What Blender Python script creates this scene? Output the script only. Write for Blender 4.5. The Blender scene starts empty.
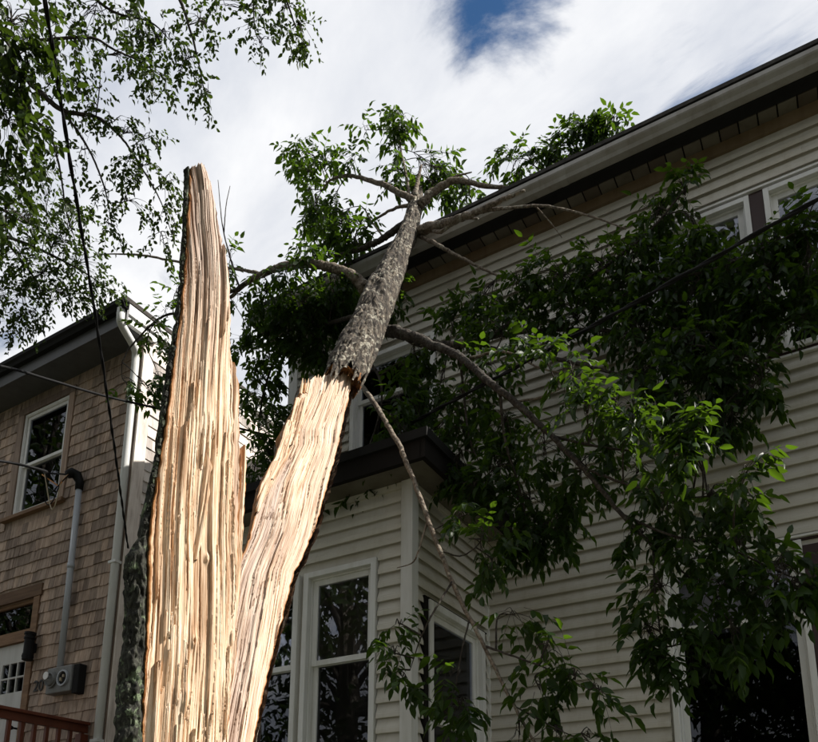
import bpy, bmesh, math, random
import numpy as np
from mathutils import Vector, Matrix

random.seed(11)
rng = np.random.default_rng(11)
scene = bpy.context.scene
COL = scene.collection

# ------------------------------------------------------------------ camera
# World: X runs along the street (to the right), Y runs into the houses, Z is up.
F, PX, PY = 762.46, 409.0, 691.08            # pixels of the 818 x 742 photograph
PITCH, YAW, ROLL = (math.radians(a) for a in (13.327, 30.593, 0.304))
CAM = np.array([0.0, 0.0, 1.6])
_f = np.array([0, math.cos(PITCH), math.sin(PITCH)]); _r = np.array([1.0, 0, 0]); _u = np.cross(_r, _f)
_r, _u = math.cos(ROLL)*_r + math.sin(ROLL)*_u, -math.sin(ROLL)*_r + math.cos(ROLL)*_u
_Rz = np.array([[math.cos(YAW), -math.sin(YAW), 0], [math.sin(YAW), math.cos(YAW), 0], [0, 0, 1]])
RIGHT, UP, FWD = _Rz@_r, _Rz@_u, _Rz@_f
cam_data = bpy.data.cameras.new('camera')
cam = bpy.data.objects.new('camera', cam_data); COL.objects.link(cam)
cam_data.sensor_fit = 'HORIZONTAL'; cam_data.sensor_width = 36.0
cam_data.lens = 36.0*F/818.0
cam_data.shift_x = 0.0; cam_data.shift_y = (PY-371.0)/818.0
cam_data.clip_start = 0.05; cam_data.clip_end = 3000
cam.matrix_world = Matrix(((RIGHT[0], UP[0], -FWD[0], CAM[0]), (RIGHT[1], UP[1], -FWD[1], CAM[1]),
                           (RIGHT[2], UP[2], -FWD[2], CAM[2]), (0, 0, 0, 1)))
scene.camera = cam

# ------------------------------------------------------------------ sun, sky, exposure
SUN_EL, SUN_AZ = math.radians(44), math.radians(21)       # azimuth from +X towards +Y
SUN = Vector((math.cos(SUN_EL)*math.cos(SUN_AZ), math.cos(SUN_EL)*math.sin(SUN_AZ), math.sin(SUN_EL)))
sun_data = bpy.data.lights.new('sun', 'SUN'); sun_data.energy = 5.0; sun_data.angle = math.radians(0.53)
sun_data.color = (1.0, 0.945, 0.87)
sun = bpy.data.objects.new('sun', sun_data); COL.objects.link(sun)
sun.rotation_euler = (-SUN).to_track_quat('-Z', 'Y').to_euler(); sun.location = (20, 5, 25)

SKY_STRENGTH, CLOUD_HIGH, CLOUD_LOW = 0.10, 6.0, 4.0
world = bpy.data.worlds.new('World'); scene.world = world; world.use_nodes = True
nt = world.node_tree; N = nt.nodes; N.clear()
def wn(t, **kw):
    n = N.new(t)
    for k, v in kw.items(): setattr(n, k, v)
    return n
out = wn('ShaderNodeOutputWorld'); bg = wn('ShaderNodeBackground'); bg.inputs['Strength'].default_value = SKY_STRENGTH
sky = wn('ShaderNodeTexSky'); sky.sky_type = 'NISHITA'; sky.sun_disc = False
sky.sun_elevation = SUN_EL; sky.sun_rotation = math.pi/2 - SUN_AZ
sky.air_density = 1.0; sky.dust_density = 0.4; sky.ozone_density = 1.6
tc = wn('ShaderNodeTexCoord')
sep = wn('ShaderNodeSeparateXYZ'); nt.links.new(tc.outputs['Generated'], sep.inputs[0])
zc = wn('ShaderNodeMath', operation='MAXIMUM'); nt.links.new(sep.outputs['Z'], zc.inputs[0]); zc.inputs[1].default_value = 0.0
zc2 = wn('ShaderNodeMath', operation='ADD'); nt.links.new(zc.outputs[0], zc2.inputs[0]); zc2.inputs[1].default_value = 0.25
dv = wn('ShaderNodeVectorMath', operation='DIVIDE'); nt.links.new(tc.outputs['Generated'], dv.inputs[0])
cb = wn('ShaderNodeCombineXYZ'); 
for i in range(3): nt.links.new(zc2.outputs[0], cb.inputs[i])
nt.links.new(cb.outputs[0], dv.inputs[1])
mp = wn('ShaderNodeMapping'); nt.links.new(dv.outputs[0], mp.inputs['Vector'])
mp.inputs['Rotation'].default_value = (0, 0, math.radians(25)); mp.inputs['Scale'].default_value = (1.0, 1.7, 1.0)
n1 = wn('ShaderNodeTexNoise'); nt.links.new(mp.outputs[0], n1.inputs['Vector'])
n1.inputs['Scale'].default_value = 4.2; n1.inputs['Detail'].default_value = 12; n1.inputs['Roughness'].default_value = 0.60; n1.inputs['Distortion'].default_value = 0.5
n2 = wn('ShaderNodeTexNoise'); nt.links.new(mp.outputs[0], n2.inputs['Vector'])
n2.inputs['Scale'].default_value = 1.7; n2.inputs['Detail'].default_value = 9; n2.inputs['Roughness'].default_value = 0.6; n2.inputs['Distortion'].default_value = 0.4
def wray(x, y):
    d = FWD + (x-PX)/F*RIGHT - (y-PY)/F*UP
    return d/np.linalg.norm(d)
# gaps in the cloud deck, each at its own place in the sky, their edges broken up by the noise
def gap(x, y, rad, amount):
    g = wray(x, y)
    ds = wn('ShaderNodeVectorMath', operation='DISTANCE'); nt.links.new(tc.outputs['Generated'], ds.inputs[0]); ds.inputs[1].default_value = tuple(g)
    mr = wn('ShaderNodeMapRange'); mr.interpolation_type = 'SMOOTHSTEP'
    nt.links.new(ds.outputs['Value'], mr.inputs['Value'])
    mr.inputs['From Min'].default_value = 0.0; mr.inputs['From Max'].default_value = rad
    mr.inputs['To Min'].default_value = amount; mr.inputs['To Max'].default_value = 0.0
    return mr.outputs[0]
g1 = gap(508, -8, 0.115, 0.86); g2 = gap(665, 80, 0.17, 0.26); g3 = gap(570, -150, 0.20, 0.5)
def addm(a, b):
    m = wn('ShaderNodeMath', operation='ADD'); nt.links.new(a, m.inputs[0]); nt.links.new(b, m.inputs[1]); return m.outputs[0]
gs = addm(addm(g1, g2), g3)
sub = wn('ShaderNodeMath', operation='SUBTRACT'); amp = wn('ShaderNodeMath', operation='MULTIPLY_ADD'); nt.links.new(n1.outputs['Fac'], amp.inputs[0]); amp.inputs[1].default_value = 3.0; amp.inputs[2].default_value = -0.62
nt.links.new(amp.outputs[0], sub.inputs[0]); nt.links.new(gs, sub.inputs[1])
cov = wn('ShaderNodeMapRange'); cov.interpolation_type = 'SMOOTHSTEP'; nt.links.new(sub.outputs[0], cov.inputs['Value'])
cov.inputs['From Min'].default_value = -0.16; cov.inputs['From Max'].default_value = 0.52
cr_ = wn('ShaderNodeMapRange'); nt.links.new(n2.outputs['Fac'], cr_.inputs['Value']); cr_.inputs['From Min'].default_value = 0.36; cr_.inputs['From Max'].default_value = 0.62
cl = wn('ShaderNodeMix', data_type='RGBA'); nt.links.new(cr_.outputs[0], cl.inputs['Factor'])
cl.inputs['A'].default_value = (CLOUD_LOW*0.92, CLOUD_LOW*0.98, CLOUD_LOW*1.11, 1)
cl.inputs['B'].default_value = (CLOUD_HIGH, CLOUD_HIGH*1.005, CLOUD_HIGH*1.02, 1)
mxs = wn('ShaderNodeMix', data_type='RGBA'); nt.links.new(cov.outputs[0], mxs.inputs['Factor'])
hs = wn('ShaderNodeHueSaturation'); hs.inputs['Saturation'].default_value = 1.25; hs.inputs['Value'].default_value = 0.62; nt.links.new(sky.outputs[0], hs.inputs['Color'])
nt.links.new(hs.outputs[0], mxs.inputs['A']); nt.links.new(cl.outputs['Result'], mxs.inputs['B'])
nt.links.new(mxs.outputs['Result'], bg.inputs['Color']); nt.links.new(bg.outputs[0], out.inputs[0])

vs = scene.view_settings
vs.view_transform = 'Standard'; vs.look = 'None'; vs.gamma = 1.0; vs.use_curve_mapping = False
vs.exposure = 0.75
scene.cycles.max_bounces = 8; scene.cycles.transparent_max_bounces = 16
scene.cycles.use_denoising = True

# ------------------------------------------------------------------ pixel helpers
def ray(x, y): return FWD + (x-PX)/F*RIGHT - (y-PY)/F*UP
def onY(x, y, Y): d = ray(x, y); return CAM + d*(Y/d[1])
def onX(x, y, X): d = ray(x, y); return CAM + d*(X/d[0])
def at(x, y, dep): return CAM + ray(x, y)*dep
def onplane(x, y, p, n): d = ray(x, y); return CAM + d*(np.dot(p-CAM, n)/np.dot(d, n))
def nearline(x, y, a, b):
    """point on the pixel's ray that lies closest to the line a-b"""
    d = ray(x, y); d = d/np.linalg.norm(d); e = (b-a)/np.linalg.norm(b-a); w0 = CAM-a
    B = d@e; D = d@w0; E_ = e@w0
    return CAM + d*((B*E_-D)/(1-B*B))
def unit(v): v = np.asarray(v, float); return v/np.linalg.norm(v)

def _hash(i, j, s): 
    h = np.sin(i*127.1 + j*311.7 + s*74.7)*43758.5453
    return h-np.floor(h)
def vnoise(x, y, s=0):
    x, y = np.broadcast_arrays(np.asarray(x, float), np.asarray(y, float))
    i = np.floor(x); j = np.floor(y); a = x-i; b = y-j
    a = a*a*(3-2*a); b = b*b*(3-2*b)
    return ((_hash(i, j, s)*(1-a)+_hash(i+1, j, s)*a)*(1-b) + (_hash(i, j+1, s)*(1-a)+_hash(i+1, j+1, s)*a)*b)
def fbm(x, y, s=0, o=4, g=0.5):
    t = 0; A = 1; n = 0
    for k in range(o):
        t = t+A*vnoise(x*2**k, y*2**k, s+k*17); n += A; A *= g
    return t/n

# ------------------------------------------------------------------ materials
def new_mat(name):
    m = bpy.data.materials.new(name); m.use_nodes = True; t = m.node_tree; t.nodes.clear()
    o = t.nodes.new('ShaderNodeOutputMaterial'); return m, t, o
def L(t, a, b): t.links.new(a, b)
def nd(t, typ, **kw):
    n = t.nodes.new(typ)
    for k, v in kw.items(): setattr(n, k, v)
    return n
def ramp(t, fac, stops):
    r = nd(t, 'ShaderNodeValToRGB'); L(t, fac, r.inputs[0]); e = r.color_ramp.elements
    while len(e) < len(stops): e.new(0.5)
    for k, (p, c) in enumerate(stops): e[k].position = p; e[k].color = (*c, 1)
    return r.outputs[0]
def noise(t, vec, scale, detail=4, rough=0.55, dist=0.0):
    n = nd(t, 'ShaderNodeTexNoise'); n.inputs['Scale'].default_value = scale; n.inputs['Detail'].default_value = detail
    n.inputs['Roughness'].default_value = rough; n.inputs['Distortion'].default_value = dist
    if vec is not None: L(t, vec, n.inputs['Vector'])
    return n.outputs['Fac']
def coords(t, scale=(1, 1, 1), kind='Object', rot=(0, 0, 0)):
    c = nd(t, 'ShaderNodeTexCoord'); m = nd(t, 'ShaderNodeMapping'); L(t, c.outputs[kind], m.inputs[0])
    m.inputs['Scale'].default_value = scale; m.inputs['Rotation'].default_value = rot; return m.outputs[0]
def wcoords(t, scale=(1, 1, 1)):
    c = nd(t, 'ShaderNodeNewGeometry'); m = nd(t, 'ShaderNodeMapping'); L(t, c.outputs['Position'], m.inputs[0])
    m.inputs['Scale'].default_value = scale; return m.outputs[0]
def mixc(t, fac, a, b, mode='MIX'):
    m = nd(t, 'ShaderNodeMix', data_type='RGBA', blend_type=mode)
    for s, v in (('Factor', fac), ('A', a), ('B', b)):
        if isinstance(v, (int, float)): m.inputs[s].default_value = v
        elif isinstance(v, tuple): m.inputs[s].default_value = (*v, 1)
        else: L(t, v, m.inputs[s])
    return m.outputs['Result']
def rnd(t):
    """a random value per mesh island and per object"""
    g = nd(t, 'ShaderNodeNewGeometry'); o = nd(t, 'ShaderNodeObjectInfo')
    a = nd(t, 'ShaderNodeMath', operation='ADD'); L(t, g.outputs['Random Per Island'], a.inputs[0]); L(t, o.outputs['Random'], a.inputs[1])
    f = nd(t, 'ShaderNodeMath', operation='FRACT'); L(t, a.outputs[0], f.inputs[0]); return f.outputs[0]
def principled(t, o, col, rough=0.6, bump=None, bstr=0.3, bdist=0.01, spec=0.5, metal=0.0):
    p = nd(t, 'ShaderNodeBsdfPrincipled')
    if isinstance(col, tuple): p.inputs['Base Color'].default_value = (*col, 1)
    else: L(t, col, p.inputs['Base Color'])
    if isinstance(rough, (int, float)): p.inputs['Roughness'].default_value = rough
    else: L(t, rough, p.inputs['Roughness'])
    p.inputs['Specular IOR Level'].default_value = spec; p.inputs['Metallic'].default_value = metal
    if bump is not None:
        b = nd(t, 'ShaderNodeBump'); b.inputs['Strength'].default_value = bstr; b.inputs['Distance'].default_value = bdist
        L(t, bump, b.inputs['Height']); L(t, b.outputs[0], p.inputs['Normal'])
    L(t, p.outputs[0], o.inputs[0]); return p
M = {}
def painted(name, c, rough=0.5, dirt=(0.6, 0.55, 0.45), amt=0.35, scale=3.0, stretch=(1, 1, 0.25), spec=0.4):
    m, t, o = new_mat(name); v = wcoords(t, stretch)
    a = noise(t, v, scale, 6, 0.62); b = noise(t, wcoords(t), 40, 3)
    k = ramp(t, a, [(0.42, (0, 0, 0)), (0.75, (1, 1, 1))])
    f = nd(t, 'ShaderNodeMath', operation='MULTIPLY'); L(t, k, f.inputs[0]); f.inputs[1].default_value = amt
    col = mixc(t, f.outputs[0], c, tuple(c[i]*dirt[i] for i in range(3)))
    r = rnd(t); col2 = mixc(t, r, tuple(0.88 for _ in range(3)), (1.0, 1.0, 1.0)); col = mixc(t, 1.0, col, col2, 'MULTIPLY')
    st_ = noise(t, wcoords(t, (9, 9, 0.7)), 1.0, 5, 0.65); col = mixc(t, 1.0, col, ramp(t, st_, [(0.30, tuple(0.55+0.45*d for d in dirt)), (0.50, (1, 1, 1))]), 'MULTIPLY')
    principled(t, o, col, rough, b, 0.06, 0.004, spec); M[name] = m
painted('siding', (0.60, 0.575, 0.515), 0.5, (0.74, 0.70, 0.62), 0.55, 2.2, (0.7, 0.7, 1.3))
painted('white_trim', (0.76, 0.76, 0.75), 0.45, (0.7, 0.68, 0.62), 0.5, 5)
painted('grey_trim', (0.09, 0.092, 0.095), 0.5, (0.6, 0.58, 0.55), 0.6, 6)
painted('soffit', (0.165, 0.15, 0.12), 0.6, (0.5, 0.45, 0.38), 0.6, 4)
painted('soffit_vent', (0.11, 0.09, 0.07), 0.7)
painted('frieze', (0.22, 0.16, 0.10), 0.6, (0.55, 0.48, 0.40), 0.7, 5)
painted('gutter', (0.33, 0.32, 0.30), 0.42, (0.55, 0.5, 0.42), 0.7, 4)
painted('gutter_white', (0.72, 0.73, 0.72), 0.42, (0.62, 0.6, 0.55), 0.5, 5)
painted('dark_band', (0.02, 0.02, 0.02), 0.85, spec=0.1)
painted('red_trim', (0.035, 0.014, 0.012), 0.55, (0.6, 0.6, 0.6), 0.6, 5)
painted('dark_wood', (0.016, 0.014, 0.013), 0.85, spec=0.1)
painted('concrete', (0.30, 0.29, 0.27), 0.85, (0.6, 0.58, 0.55), 0.7, 2, (1, 1, 1))
painted('interior', (0.16, 0.15, 0.14), 0.8)
painted('blind', (0.68, 0.66, 0.74), 0.8)
painted('black_metal', (0.008, 0.008, 0.009), 0.6, spec=0.2)
painted('meter_grey', (0.20, 0.205, 0.20), 0.5, (0.55, 0.52, 0.48), 0.8, 9)
painted('conduit_grey', (0.42, 0.45, 0.49), 0.45, (0.7, 0.7, 0.7), 0.4, 6)
painted('cable_black', (0.010, 0.010, 0.011), 0.7, spec=0.15)
painted('wire_pale', (0.45, 0.38, 0.26), 0.5)
painted('wire_orange', (0.55, 0.22, 0.04), 0.5)
painted('door_paint', (0.52, 0.52, 0.50), 0.45, (0.7, 0.68, 0.65), 0.4, 5)
painted('rail_stain', (0.15, 0.040, 0.018), 0.5, (0.5, 0.45, 0.4), 0.7, 7)
painted('number_black', (0.012, 0.011, 0.010), 0.4)

def wood_mat(name, c0, c1, c2, wcoord=True, sc=(30, 30, 2.5), rough=0.75):
    m, t, o = new_mat(name); v = wcoords(t, sc)
    a = noise(t, v, 1.0, 6, 0.65, 0.3); b = noise(t, wcoords(t, (1, 1, 1)), 2.5, 4)
    col = ramp(t, a, [(0.28, c0), (0.5, c1), (0.72, c2)])
    r = rnd(t)
    col = mixc(t, 1.0, col, ramp(t, r, [(0.0, (0.55, 0.53, 0.52)), (0.45, (0.95, 0.95, 0.95)), (1.0, (1.28, 1.22, 1.16))]), 'MULTIPLY')
    col = mixc(t, 1.0, col, ramp(t, b, [(0.3, (0.82, 0.80, 0.79)), (0.7, (1.06, 1.05, 1.05))]), 'MULTIPLY')
    principled(t, o, col, rough, a, 0.35, 0.006, 0.25); M[name] = m
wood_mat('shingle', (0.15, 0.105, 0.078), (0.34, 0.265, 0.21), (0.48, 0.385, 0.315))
wood_mat('shingle_sunlit', (0.44, 0.39, 0.35), (0.64, 0.60, 0.56), (0.74, 0.71, 0.68))  # same shingles on the sunny side, the sun's brightness put into their colour
wood_mat('cedar_trim', (0.15, 0.105, 0.078), (0.25, 0.19, 0.15), (0.32, 0.25, 0.205), sc=(25, 25, 1.5))
wood_mat('cedar_dark', (0.13, 0.075, 0.042), (0.21, 0.13, 0.078), (0.27, 0.17, 0.10), sc=(2.5, 25, 25))
wood_mat('roof_shingle', (0.025, 0.024, 0.023), (0.045, 0.043, 0.04), (0.07, 0.066, 0.06), sc=(20, 20, 20), rough=0.9)

def glass_mat(name, tint=0.9):
    m, t, o = new_mat(name)
    tr = nd(t, 'ShaderNodeBsdfTransparent'); tr.inputs[0].default_value = (tint, tint, tint*1.01, 1)
    gl = nd(t, 'ShaderNodeBsdfGlossy'); gl.inputs['Roughness'].default_value = 0.008; gl.inputs[0].default_value = (0.9, 0.93, 1.0, 1)
    n = noise(t, wcoords(t), 1.3, 2); b = nd(t, 'ShaderNodeBump'); b.inputs['Strength'].default_value = 0.05; b.inputs['Distance'].default_value = 0.05
    L(t, n, b.inputs['Height']); L(t, b.outputs[0], gl.inputs['Normal'])
    fr = nd(t, 'ShaderNodeFresnel'); fr.inputs[0].default_value = 1.45
    mx = nd(t, 'ShaderNodeMixShader'); L(t, fr.outputs[0], mx.inputs[0]); L(t, tr.outputs[0], mx.inputs[1]); L(t, gl.outputs[0], mx.inputs[2])
    L(t, mx.outputs[0], o.inputs[0]); M[name] = m
glass_mat('glass', 0.82); glass_mat('screen_glass', 0.45)

def split_wood(name, grey):
    """freshly split wood; UV = (across, along) in metres, attribute 'tone' marks older, browner wood, 'rim' the inner bark"""
    m, t, o = new_mat(name)
    uv = nd(t, 'ShaderNodeUVMap'); mp = nd(t, 'ShaderNodeMapping'); L(t, uv.outputs[0], mp.inputs[0]); mp.inputs['Scale'].default_value = (150, 3.2, 1)
    mp2 = nd(t, 'ShaderNodeMapping'); L(t, uv.outputs[0], mp2.inputs[0]); mp2.inputs['Scale'].default_value = (38, 1.3, 1)
    mp3 = nd(t, 'ShaderNodeMapping'); L(t, uv.outputs[0], mp3.inputs[0]); mp3.inputs['Scale'].default_value = (420, 14, 1)
    a = noise(t, mp.outputs[0], 1.0, 5, 0.6, 0.25); b = noise(t, mp2.outputs[0], 1.0, 4, 0.55, 0.4); c = noise(t, mp3.outputs[0], 1.0, 3, 0.6)
    col = ramp(t, a, [(0.30, (0.24, 0.125, 0.062)), (0.41, (0.54, 0.385, 0.255)), (0.51, (0.77, 0.62, 0.475)), (0.75, (0.87, 0.775, 0.655))])
    col = mixc(t, 1.0, col, ramp(t, b, [(0.30, (0.50, 0.37, 0.27)), (0.42, (0.86, 0.76, 0.67)), (0.55, (1.05, 1.02, 0.98)), (0.70, (1.12, 1.10, 1.06))]), 'MULTIPLY')
    col = mixc(t, 1.0, col, ramp(t, c, [(0.32, (0.80, 0.74, 0.66)), (0.55, (1, 1, 1))]), 'MULTIPLY')
    at1 = nd(t, 'ShaderNodeAttribute'); at1.attribute_name = 'tone'
    older = ramp(t, a, [(0.30, (0.10, 0.062, 0.045)), (0.43, (0.30, 0.215, 0.17)), (0.56, (0.52, 0.415, 0.35)), (0.8, (0.66, 0.56, 0.485))])
    col = mixc(t, at1.outputs['Fac'], col, older)
    at2 = nd(t, 'ShaderNodeAttribute'); at2.attribute_name = 'rim'
    col = mixc(t, at2.outputs['Fac'], col, ramp(t, c, [(0.3, (0.20, 0.07, 0.02)), (0.7, (0.48, 0.22, 0.07))]))
    ad = nd(t, 'ShaderNodeMath', operation='ADD'); L(t, a, ad.inputs[0]); L(t, c, ad.inputs[1])
    principled(t, o, col, 0.7, ad.outputs[0], 0.45, 0.004, 0.25); M[name] = m
split_wood('split_wood', 0)

def bark_mat(name, dark, mid, light, lichen, lichen_amt, sc):
    m, t, o = new_mat(name); v = wcoords(t, sc)
    a = noise(t, v, 1.0, 6, 0.65, 0.6); b = noise(t, wcoords(t), 26, 5, 0.65); c = noise(t, wcoords(t), 5.5, 4, 0.6)
    vo = nd(t, 'ShaderNodeTexVoronoi'); vo.inputs['Scale'].default_value = 1.0; L(t, v, vo.inputs['Vector'])
    col = ramp(t, a, [(0.33, dark), (0.5, mid), (0.68, light)])
    f = ramp(t, b, [(0.52, (0, 0, 0)), (0.60, (1, 1, 1))])
    f2 = ramp(t, c, [(0.42, (0, 0, 0)), (0.58, (1, 1, 1))])
    k = nd(t, 'ShaderNodeMath', operation='MULTIPLY'); L(t, f, k.inputs[0]); L(t, f2, k.inputs[1])
    k2 = nd(t, 'ShaderNodeMath', operation='MULTIPLY'); L(t, k.outputs[0], k2.inputs[0]); k2.inputs[1].default_value = lichen_amt
    col = mixc(t, k2.outputs[0], col, lichen)
    h = nd(t, 'ShaderNodeMath', operation='ADD'); L(t, a, h.inputs[0]); L(t, vo.outputs['Distance'], h.inputs[1])
    principled(t, o, col, 0.85, h.outputs[0], 0.8, 0.012, 0.2); M[name] = m
bark_mat('bark', (0.006, 0.005, 0.004), (0.042, 0.034, 0.026), (0.18, 0.148, 0.112), (0.36, 0.34, 0.275), 0.85, (34, 34, 15))
bark_mat('mossy_bark', (0.006, 0.006, 0.005), (0.026, 0.026, 0.021), (0.075, 0.078, 0.06), (0.22, 0.28, 0.17), 0.85, (42, 42, 24))
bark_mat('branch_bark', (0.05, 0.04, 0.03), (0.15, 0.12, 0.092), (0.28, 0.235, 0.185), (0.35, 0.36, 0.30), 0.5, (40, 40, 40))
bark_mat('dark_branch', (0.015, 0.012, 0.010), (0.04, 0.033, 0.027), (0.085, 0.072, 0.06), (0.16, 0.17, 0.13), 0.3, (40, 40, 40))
def rot_mat():
    m, t, o = new_mat('rotten_wood'); a = noise(t, wcoords(t, (18, 18, 18)), 1.0, 6, 0.65)
    principled(t, o, ramp(t, a, [(0.3, (0.05, 0.022, 0.01)), (0.5, (0.22, 0.10, 0.04)), (0.7, (0.48, 0.26, 0.10))]), 0.9, a, 0.9, 0.02, 0.15); M['rotten_wood'] = m
rot_mat()

def leaf_mat(name, dark, light, trans, tw=0.42):
    m, t, o = new_mat(name); r = rnd(t)
    n = noise(t, wcoords(t), 9, 3)
    col = ramp(t, r, [(0.0, dark), (0.75, light), (1.0, tuple(min(1, light[i]*(1.25, 1.2, 0.95)[i]) for i in range(3)))])
    col = mixc(t, 1.0, col, ramp(t, n, [(0.3, (0.8, 0.85, 0.8)), (0.7, (1.1, 1.08, 1.0))]), 'MULTIPLY')
    p = nd(t, 'ShaderNodeBsdfPrincipled'); L(t, col, p.inputs['Base Color']); p.inputs['Roughness'].default_value = 0.45
    p.inputs['Specular IOR Level'].default_value = 0.16
    tr = nd(t, 'ShaderNodeBsdfTranslucent')
    tcol = mixc(t, r, trans, tuple(c*0.72 for c in trans)); L(t, tcol, tr.inputs[0])
    mx = nd(t, 'ShaderNodeMixShader'); mx.inputs[0].default_value = tw
    L(t, p.outputs[0], mx.inputs[1]); L(t, tr.outputs[0], mx.inputs[2]); L(t, mx.outputs[0], o.inputs[0]); M[name] = m
leaf_mat('ash_leaf', (0.006, 0.015, 0.004), (0.017, 0.037, 0.008), (0.14, 0.27, 0.012), 0.28)
leaf_mat('elm_leaf', (0.007, 0.016, 0.004), (0.022, 0.040, 0.009), (0.10, 0.17, 0.014), 0.26)
def grass_mat():
    m, t, o = new_mat('lawn'); a = noise(t, wcoords(t), 1.4, 6); b = noise(t, wcoords(t), 45, 4)
    col = mixc(t, b, ramp(t, a, [(0.35, (0.05, 0.055, 0.025)), (0.65, (0.05, 0.085, 0.022))]), (0.10, 0.09, 0.055))
    principled(t, o, col, 0.95, b, 0.6, 0.03, 0.1); M['lawn'] = m
    m, t, o = new_mat('asphalt'); a = noise(t, wcoords(t), 120, 4); b = noise(t, wcoords(t), 0.8, 5)
    principled(t, o, mixc(t, b, ramp(t, a, [(0.3, (0.03, 0.03, 0.032)), (0.7, (0.07, 0.07, 0.07))]), (0.055, 0.053, 0.05)), 0.9, a, 0.5, 0.01, 0.2); M['asphalt'] = m
grass_mat()

# ------------------------------------------------------------------ object helpers
def link(o): COL.objects.link(o); return o
def setparent(o, p):
    if p is not None:
        o.parent = p
        o.matrix_parent_inverse = (WM[p.name]).inverted()
WM = {}
def tag(o, label=None, cat=None, group=None, kind=None):
    if label: o['label'] = label
    if cat: o['category'] = cat
    if group: o['group'] = group
    if kind: o['kind'] = kind
    return o
def thing(name, loc, label, cat, group=None):
    o = link(bpy.data.objects.new(name, None)); o.location = tuple(float(c) for c in loc); o.empty_display_size = 0.2
    WM[o.name] = Matrix.Translation(o.location); return tag(o, label, cat, group)
def mesh_obj(name, V, Fc, mat, parent=None, smooth=False, fix=False, auto=None):
    me = bpy.data.meshes.new(name); me.from_pydata([tuple(map(float, v)) for v in V], [], [tuple(map(int, f)) for f in Fc]) if not isinstance(V, np.ndarray) else np_mesh(me, V, Fc)
    if fix:
        bm = bmesh.new(); bm.from_mesh(me); bmesh.ops.recalc_face_normals(bm, faces=bm.faces); bm.to_mesh(me); bm.free()
    if mat: me.materials.append(M[mat] if isinstance(mat, str) else mat)
    if smooth: me.polygons.foreach_set('use_smooth', [True]*len(me.polygons))
    me.update(); o = link(bpy.data.objects.new(name, me)); WM[o.name] = Matrix.Identity(4); setparent(o, parent); return o
def np_mesh(me, V, Fc):
    Fc = np.asarray(Fc, np.int32); n, k = Fc.shape
    me.vertices.add(len(V)); me.vertices.foreach_set('co', np.ascontiguousarray(V, np.float32).ravel())
    me.loops.add(n*k); me.loops.foreach_set('vertex_index', Fc.ravel())
    me.polygons.add(n); me.polygons.foreach_set('loop_start', np.arange(0, n*k, k, dtype=np.int32)); me.polygons.foreach_set('loop_total', np.full(n, k, np.int32))
    me.update(calc_edges=True); me.validate()
class MB:
    def __init__(s, mp=None): s.V = []; s.F = []; s.mp = mp
    def hexa(s, p):
        b = len(s.V); s.V += [s.mp(*q) if s.mp else q for q in p]
        s.F += [tuple(b+i for i in f) for f in ((0, 1, 2, 3), (7, 6, 5, 4), (0, 4, 5, 1), (1, 5, 6, 2), (2, 6, 7, 3), (3, 7, 4, 0))]; return s
    def box(s, a0, a1, b0, b1, c0, c1):
        return s.hexa([(a0, b0, c0), (a1, b0, c0), (a1, b1, c0), (a0, b1, c0), (a0, b0, c1), (a1, b0, c1), (a1, b1, c1), (a0, b1, c1)])
    def tube(s, pts, rad, seg=8, caps=True):
        V, Fc = tube_geo(pts, rad, seg, caps); b = len(s.V); s.V += [tuple(v) for v in V]; s.F += [tuple(b+i for i in f) for f in Fc]; return s
    def ring(s, c, axis, r0, r1, h, seg=20):
        """a flat annulus (or disc when r0 = 0) of height h along axis"""
        a = unit(axis); u = unit(np.cross(a, (0.3, 0.2, 1))); v = np.cross(a, u); b = len(s.V); c = np.asarray(c, float)
        for k in range(seg):
            t = 2*math.pi*k/seg; d = u*math.cos(t)+v*math.sin(t)
            for (r, q) in ((r0, 0), (r1, 0), (r1, h), (r0, h)): s.V.append(tuple(c+d*r+a*q))
        for k in range(seg):
            i = b+4*k; j = b+4*((k+1) % seg)
            for q in range(4): s.F.append((i+q, j+q, j+(q+1) % 4, i+(q+1) % 4))
        return s
    def build(s, name, mat, parent=None, smooth=False, bevel=0.0):
        o = mesh_obj(name, s.V, s.F, mat, parent, smooth, fix=True)
        if bevel:
            m = o.modifiers.new('bevel', 'BEVEL'); m.width = bevel; m.segments = 2; m.limit_method = 'ANGLE'
        return o
def frames(P):
    P = np.asarray(P, float); T = np.gradient(P, axis=0); T /= np.linalg.norm(T, axis=1)[:, None]+1e-12
    ref = np.array([0.13, 0.27, 0.95]) if abs(T[0][2]) < 0.9 else np.array([0.9, 0.3, 0.1])
    Us = []; u = unit(np.cross(T[0], ref))
    for t in T: u = unit(u-t*(u@t)); Us.append(u)
    U = np.array(Us); return T, U, np.cross(T, U)
def tube_geo(pts, rad, seg=8, caps=True):
    P = np.asarray(pts, float); n = len(P); rad = np.broadcast_to(np.asarray(rad, float), (n,)); T, U, W = frames(P)
    a = np.linspace(0, 2*math.pi, seg, endpoint=False)
    V = P[:, None]+rad[:, None, None]*(np.cos(a)[None, :, None]*U[:, None]+np.sin(a)[None, :, None]*W[:, None]); V = V.reshape(-1, 3)
    Fc = [(i*seg+k, i*seg+(k+1) % seg, (i+1)*seg+(k+1) % seg, (i+1)*seg+k) for i in range(n-1) for k in range(seg)]
    if caps: Fc += [tuple(range(seg-1, -1, -1)), tuple((n-1)*seg+k for k in range(seg))]
    return V, Fc
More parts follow.
